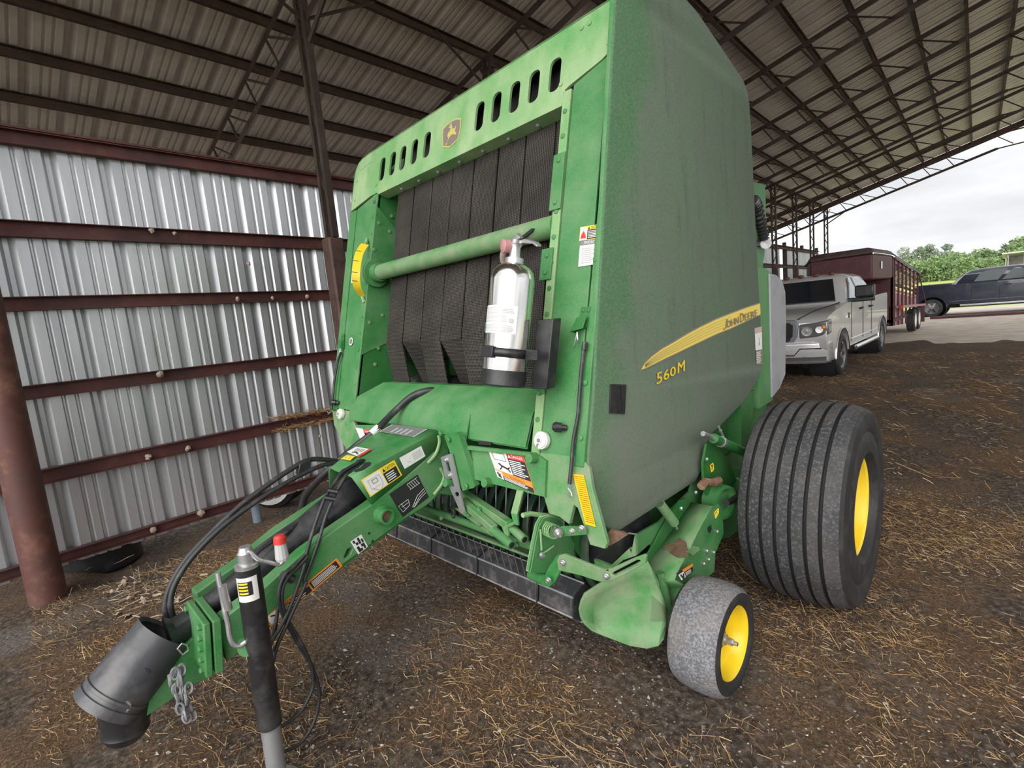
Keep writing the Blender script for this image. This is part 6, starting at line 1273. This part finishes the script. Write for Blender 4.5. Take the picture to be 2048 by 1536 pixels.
for v in (20.1, 20.95):
    for u, s in ((-2.33, 1), (-4.4, -1)):
        c = V((u, v, .36)); t_ = obj('tyre', MB().lathe([(-.1, .2), (-.1, .33), (-.07, .355), (.07, .355), (.1, .33), (.1, .22)], c, (s, 0, 0), 32), M['tyreside'], tr, fixn=True); obj('wheel_rim', MB().lathe([(.1, .22), (.03, .2), (.05, .08), (.06, .0001)], c, (s, 0, 0), 24), M['white'], t_, fixn=True)
# ------------------------------------------------------------------ rail on the ground, far shed, field fence
a, b = PZ(1860, 636, .05), PZ(2046, 625.5, .05); o = obj('steel_pipe', MB().tube(a, b + (b - a) * .6, .05, 8), M['maroon'], None, label='long rusty maroon pipe lying along the edge of the yard', cat='pipe')
fs_ = empty('farm_shed', V((2.3, 72, 2.0)), 'small grey open fronted farm shed at the edge of the trees', 'shed')
wm = mat('grey_boards', (.32, .30, .28), .9, noise=((.2, .18, .17), 3, .4, .7))
obj('back_wall', MB().box((-.9, 74, 1.0), (5, 74.2, 3.2)), wm, fs_, smooth=0); obj('side_wall', MB().box((-.95, 72, 1.0), (-.8, 74.2, 3.1)), wm, fs_, smooth=0)
obj('roof', MB().prism([V((-1.2, 71.6, 3.45)), V((-1.2, 74.6, 3.1)), V((5.2, 74.6, 3.1)), V((5.2, 71.6, 3.45))], V((0, 0, .1))), mat('pale_tin', (.55, .55, .55), .5), fs_, smooth=0)
for x in (-.85, .35, 1.6, 3): obj('post', MB().box((x, 72, 1.0), (x + .15, 72.15, 3.4)), wm, fs_, smooth=0)
obj('half_wall', MB().box((-.8, 72.02, 1.0), (4.8, 72.1, 2.3)), wm, fs_, smooth=0)
fn = empty('field_fence', V((-5, 40, .1)), 'thin rusty post and rail fence along the bright field', 'fence')
for k in range(14): obj('fence_post', MB().tube(V((-9 + k * 1.3, 40, .0)), V((-9 + k * 1.3, 40, 1.3)), .04, 6), M['rust'], fn)
for z in (.7, 1.25): obj('fence_rail', MB().tube(V((-9, 40, z)), V((8, 40, z)), .03, 5), M['rust'], fn)
# ------------------------------------------------------------------ trees
lm = mat('hazy_leaves', (.20, .30, .12), .9, noise=[((.32, .42, .20), .6, .4, .65), ((.13, .20, .10), 1.4, .5, .7)])  # distance haze is mixed into the leaf colours here and below
lm2 = mat('grey_hazy_leaves', (.20, .26, .17), .9, noise=((.28, .34, .24), .8, .4, .7)); bk_ = mat('bark', (.12, .10, .08), .9)
rt = random.Random(21)
def crown_mesh(n, lobes, size, seed):
    rr = random.Random(seed); mb = MB()
    for _ in range(n):
        lx, ly, lz, lr = lobes[rr.randrange(len(lobes))]
        d = V((rr.gauss(0, 1), rr.gauss(0, 1), rr.gauss(0, 1))).normalized() * lr * rr.uniform(.72, 1.04); p = V((lx, ly, lz)) + V((d.x, d.y, d.z * .8))
        a, b = V((rr.uniform(-1, 1), rr.uniform(-1, 1), rr.uniform(-1, 1))).normalized(), V((rr.uniform(-1, 1), rr.uniform(-1, 1), rr.uniform(-1, 1))).normalized(); s = size * rr.uniform(.6, 1.3)
        mb.add([p, p + a * s, p + a * s * .6 + b * s * .7, p - a * .1 * s + b * s * .8], [(0, 1, 2, 3)])
    return mb
protos = []
for k in range(4):
    rr = random.Random(40 + k); lobes = [(rr.uniform(-1.4, 1.4), rr.uniform(-1, 1), rr.uniform(.9, 2.8), rr.uniform(.7, 1.3)) for _ in range(9)]
    e_ = empty('bushy_tree', V((0, 0, 0)), 'x', 'tree', 'bushy trees of the hedgerow'); cw = obj('crown', crown_mesh(3200, lobes, .26, k), lm, e_, smooth=0, kind='stuff'); tk = obj('trunk', MB().tube((0, 0, -.3), (0, 0, 1.8), .14, 8, r2=.07), bk_, e_)
    protos.append((e_, cw, tk))
used = set(); xs = []
gz = lambda y: .01 + max(0, (y - 40) * .028)
i = 0
for row, (v0, du, sc) in enumerate(((86, 2.3, 1.0), (94, 2.7, 1.25))):
    u = -20.0 + row
    while u < 9:
        k = rt.randrange(4); e_, cw, tk = protos[k]; s = sc * rt.uniform(.75, 1.05) * (1 + .35 * max(0, min(1, (u + 2) / 6)))
        y = v0 + rt.uniform(-2, 2)
        if k in used:
            r2_ = e_.copy(); C.objects.link(r2_)
            for ch in (cw, tk): c2 = ch.copy(); C.objects.link(c2); c2.parent = r2_
        else: r2_ = e_; used.add(k)
        r2_.location = (u, y, gz(y) - .2); r2_.scale = (s, s, s); r2_.rotation_euler = (0, 0, rt.uniform(0, 6))
        r2_['label'] = 'round bushy green tree in the hazy hedgerow behind the bright field'; u += du * rt.uniform(.7, 1.2)
def tall(u, y, h, seed, lab):
    rr = random.Random(seed); e_ = empty('tall_tree', V((u, y, gz(y))), lab, 'tree'); sp = h * .36
    lobes = [(rr.uniform(-sp, sp), rr.uniform(-1, 1), h * .5 + rr.uniform(-.5, 1) * h * .32, rr.uniform(.5, .95)) for _ in range(16)]
    mb = crown_mesh(3000, lobes, .24, seed); mb.v = [p + V((u, y, gz(y))) for p in mb.v]; obj('crown', mb, lm2, e_, smooth=0, kind='stuff')
    for l in lobes[:7]: obj('branch', MB().path([V((u, y, gz(y) + h * .25)), V((u + l[0] * .4, y, gz(y) + l[2] * .7)), V((u + l[0], y + l[1], gz(y) + l[2]))], .06, 5), bk_, e_)
    obj('trunk', MB().tube((u, y, gz(y) - .3), (u, y, gz(y) + h * .6), .16, 8, r2=.08), bk_, e_)
tall(-12.1, 106, 5.8, 5, 'grey green spreading tree rising above the hedgerow over the cattle trailer'); tall(-8.3, 106, 6.0, 8, 'airy grey green tree with gaps above the hedgerow, over the pickup bed')
# ------------------------------------------------------------------ behind the wall: wheel, pipe and tank seen through the gap
TC, TA = B(1.88, 5.24, .23), B(-.85, -.5, 0); w_ = obj('parked_tyre', MB().lathe([(-.12, .2), (-.13, .28), (-.10, .33), (.10, .33), (.13, .28), (.12, .18)], TC, TA, 40), M['tyreside'], None, fixn=True, label='black tyre with white rim showing under the sheet wall', cat='tyre')
bpy.context.view_layer.update()
o = obj('rim_ring', MB().lathe([(.125, .20), (.131, .29), (.12, .18), (.06, .15), (.06, .11), (.05, .0001)], TC, TA, 32), M['white'], w_)
obj('blue_pipe', MB().tube(B(1.56, 4.92, -.11), B(1.56, 4.92, .3), .04, 14), mat('grey_blue_plastic', (.22, .27, .33), .5), None, label='short grey blue upright pipe showing under the sheet wall beside the tyre', cat='pipe')
p = PZ(155, 1165, 0); obj('black_tank', MB().tube(B(.42, 5.15, -.10), B(.42, 5.15, .35), .29, 28), M['black'], None, bevel=.03, label='black plastic tub showing under the sheet wall beside the round column', cat='tub')
# hay caught on the girts
rh = random.Random(5); mb = MB()
for (x0, y0, x1, y1, n_) in ((545, 838, 668, 818, 420), (553, 862, 668, 838, 380), (600, 950, 655, 925, 160)):
    for _ in range(n_):
        t = rh.random(); p = PP(x0 + (x1 - x0) * t, y0 + (y1 - y0) * t, B(0, 4.735, 0), B(0, 1, 0)); d = V((rh.uniform(-1, 1), rh.uniform(-1, 1), rh.uniform(-.6, .3))).normalized() * rh.uniform(.02, .07)
        p += V((rh.uniform(-.02, .02), rh.uniform(-.02, .02), rh.uniform(-.012, .014))); mb.add([p - d, p + d, p + d + V((0, 0, .0018)), p - d + V((0, 0, .0018))], [(0, 1, 2, 3)])
obj('hay_wisps', mb, M['straw'], wall, smooth=0, kind='stuff')
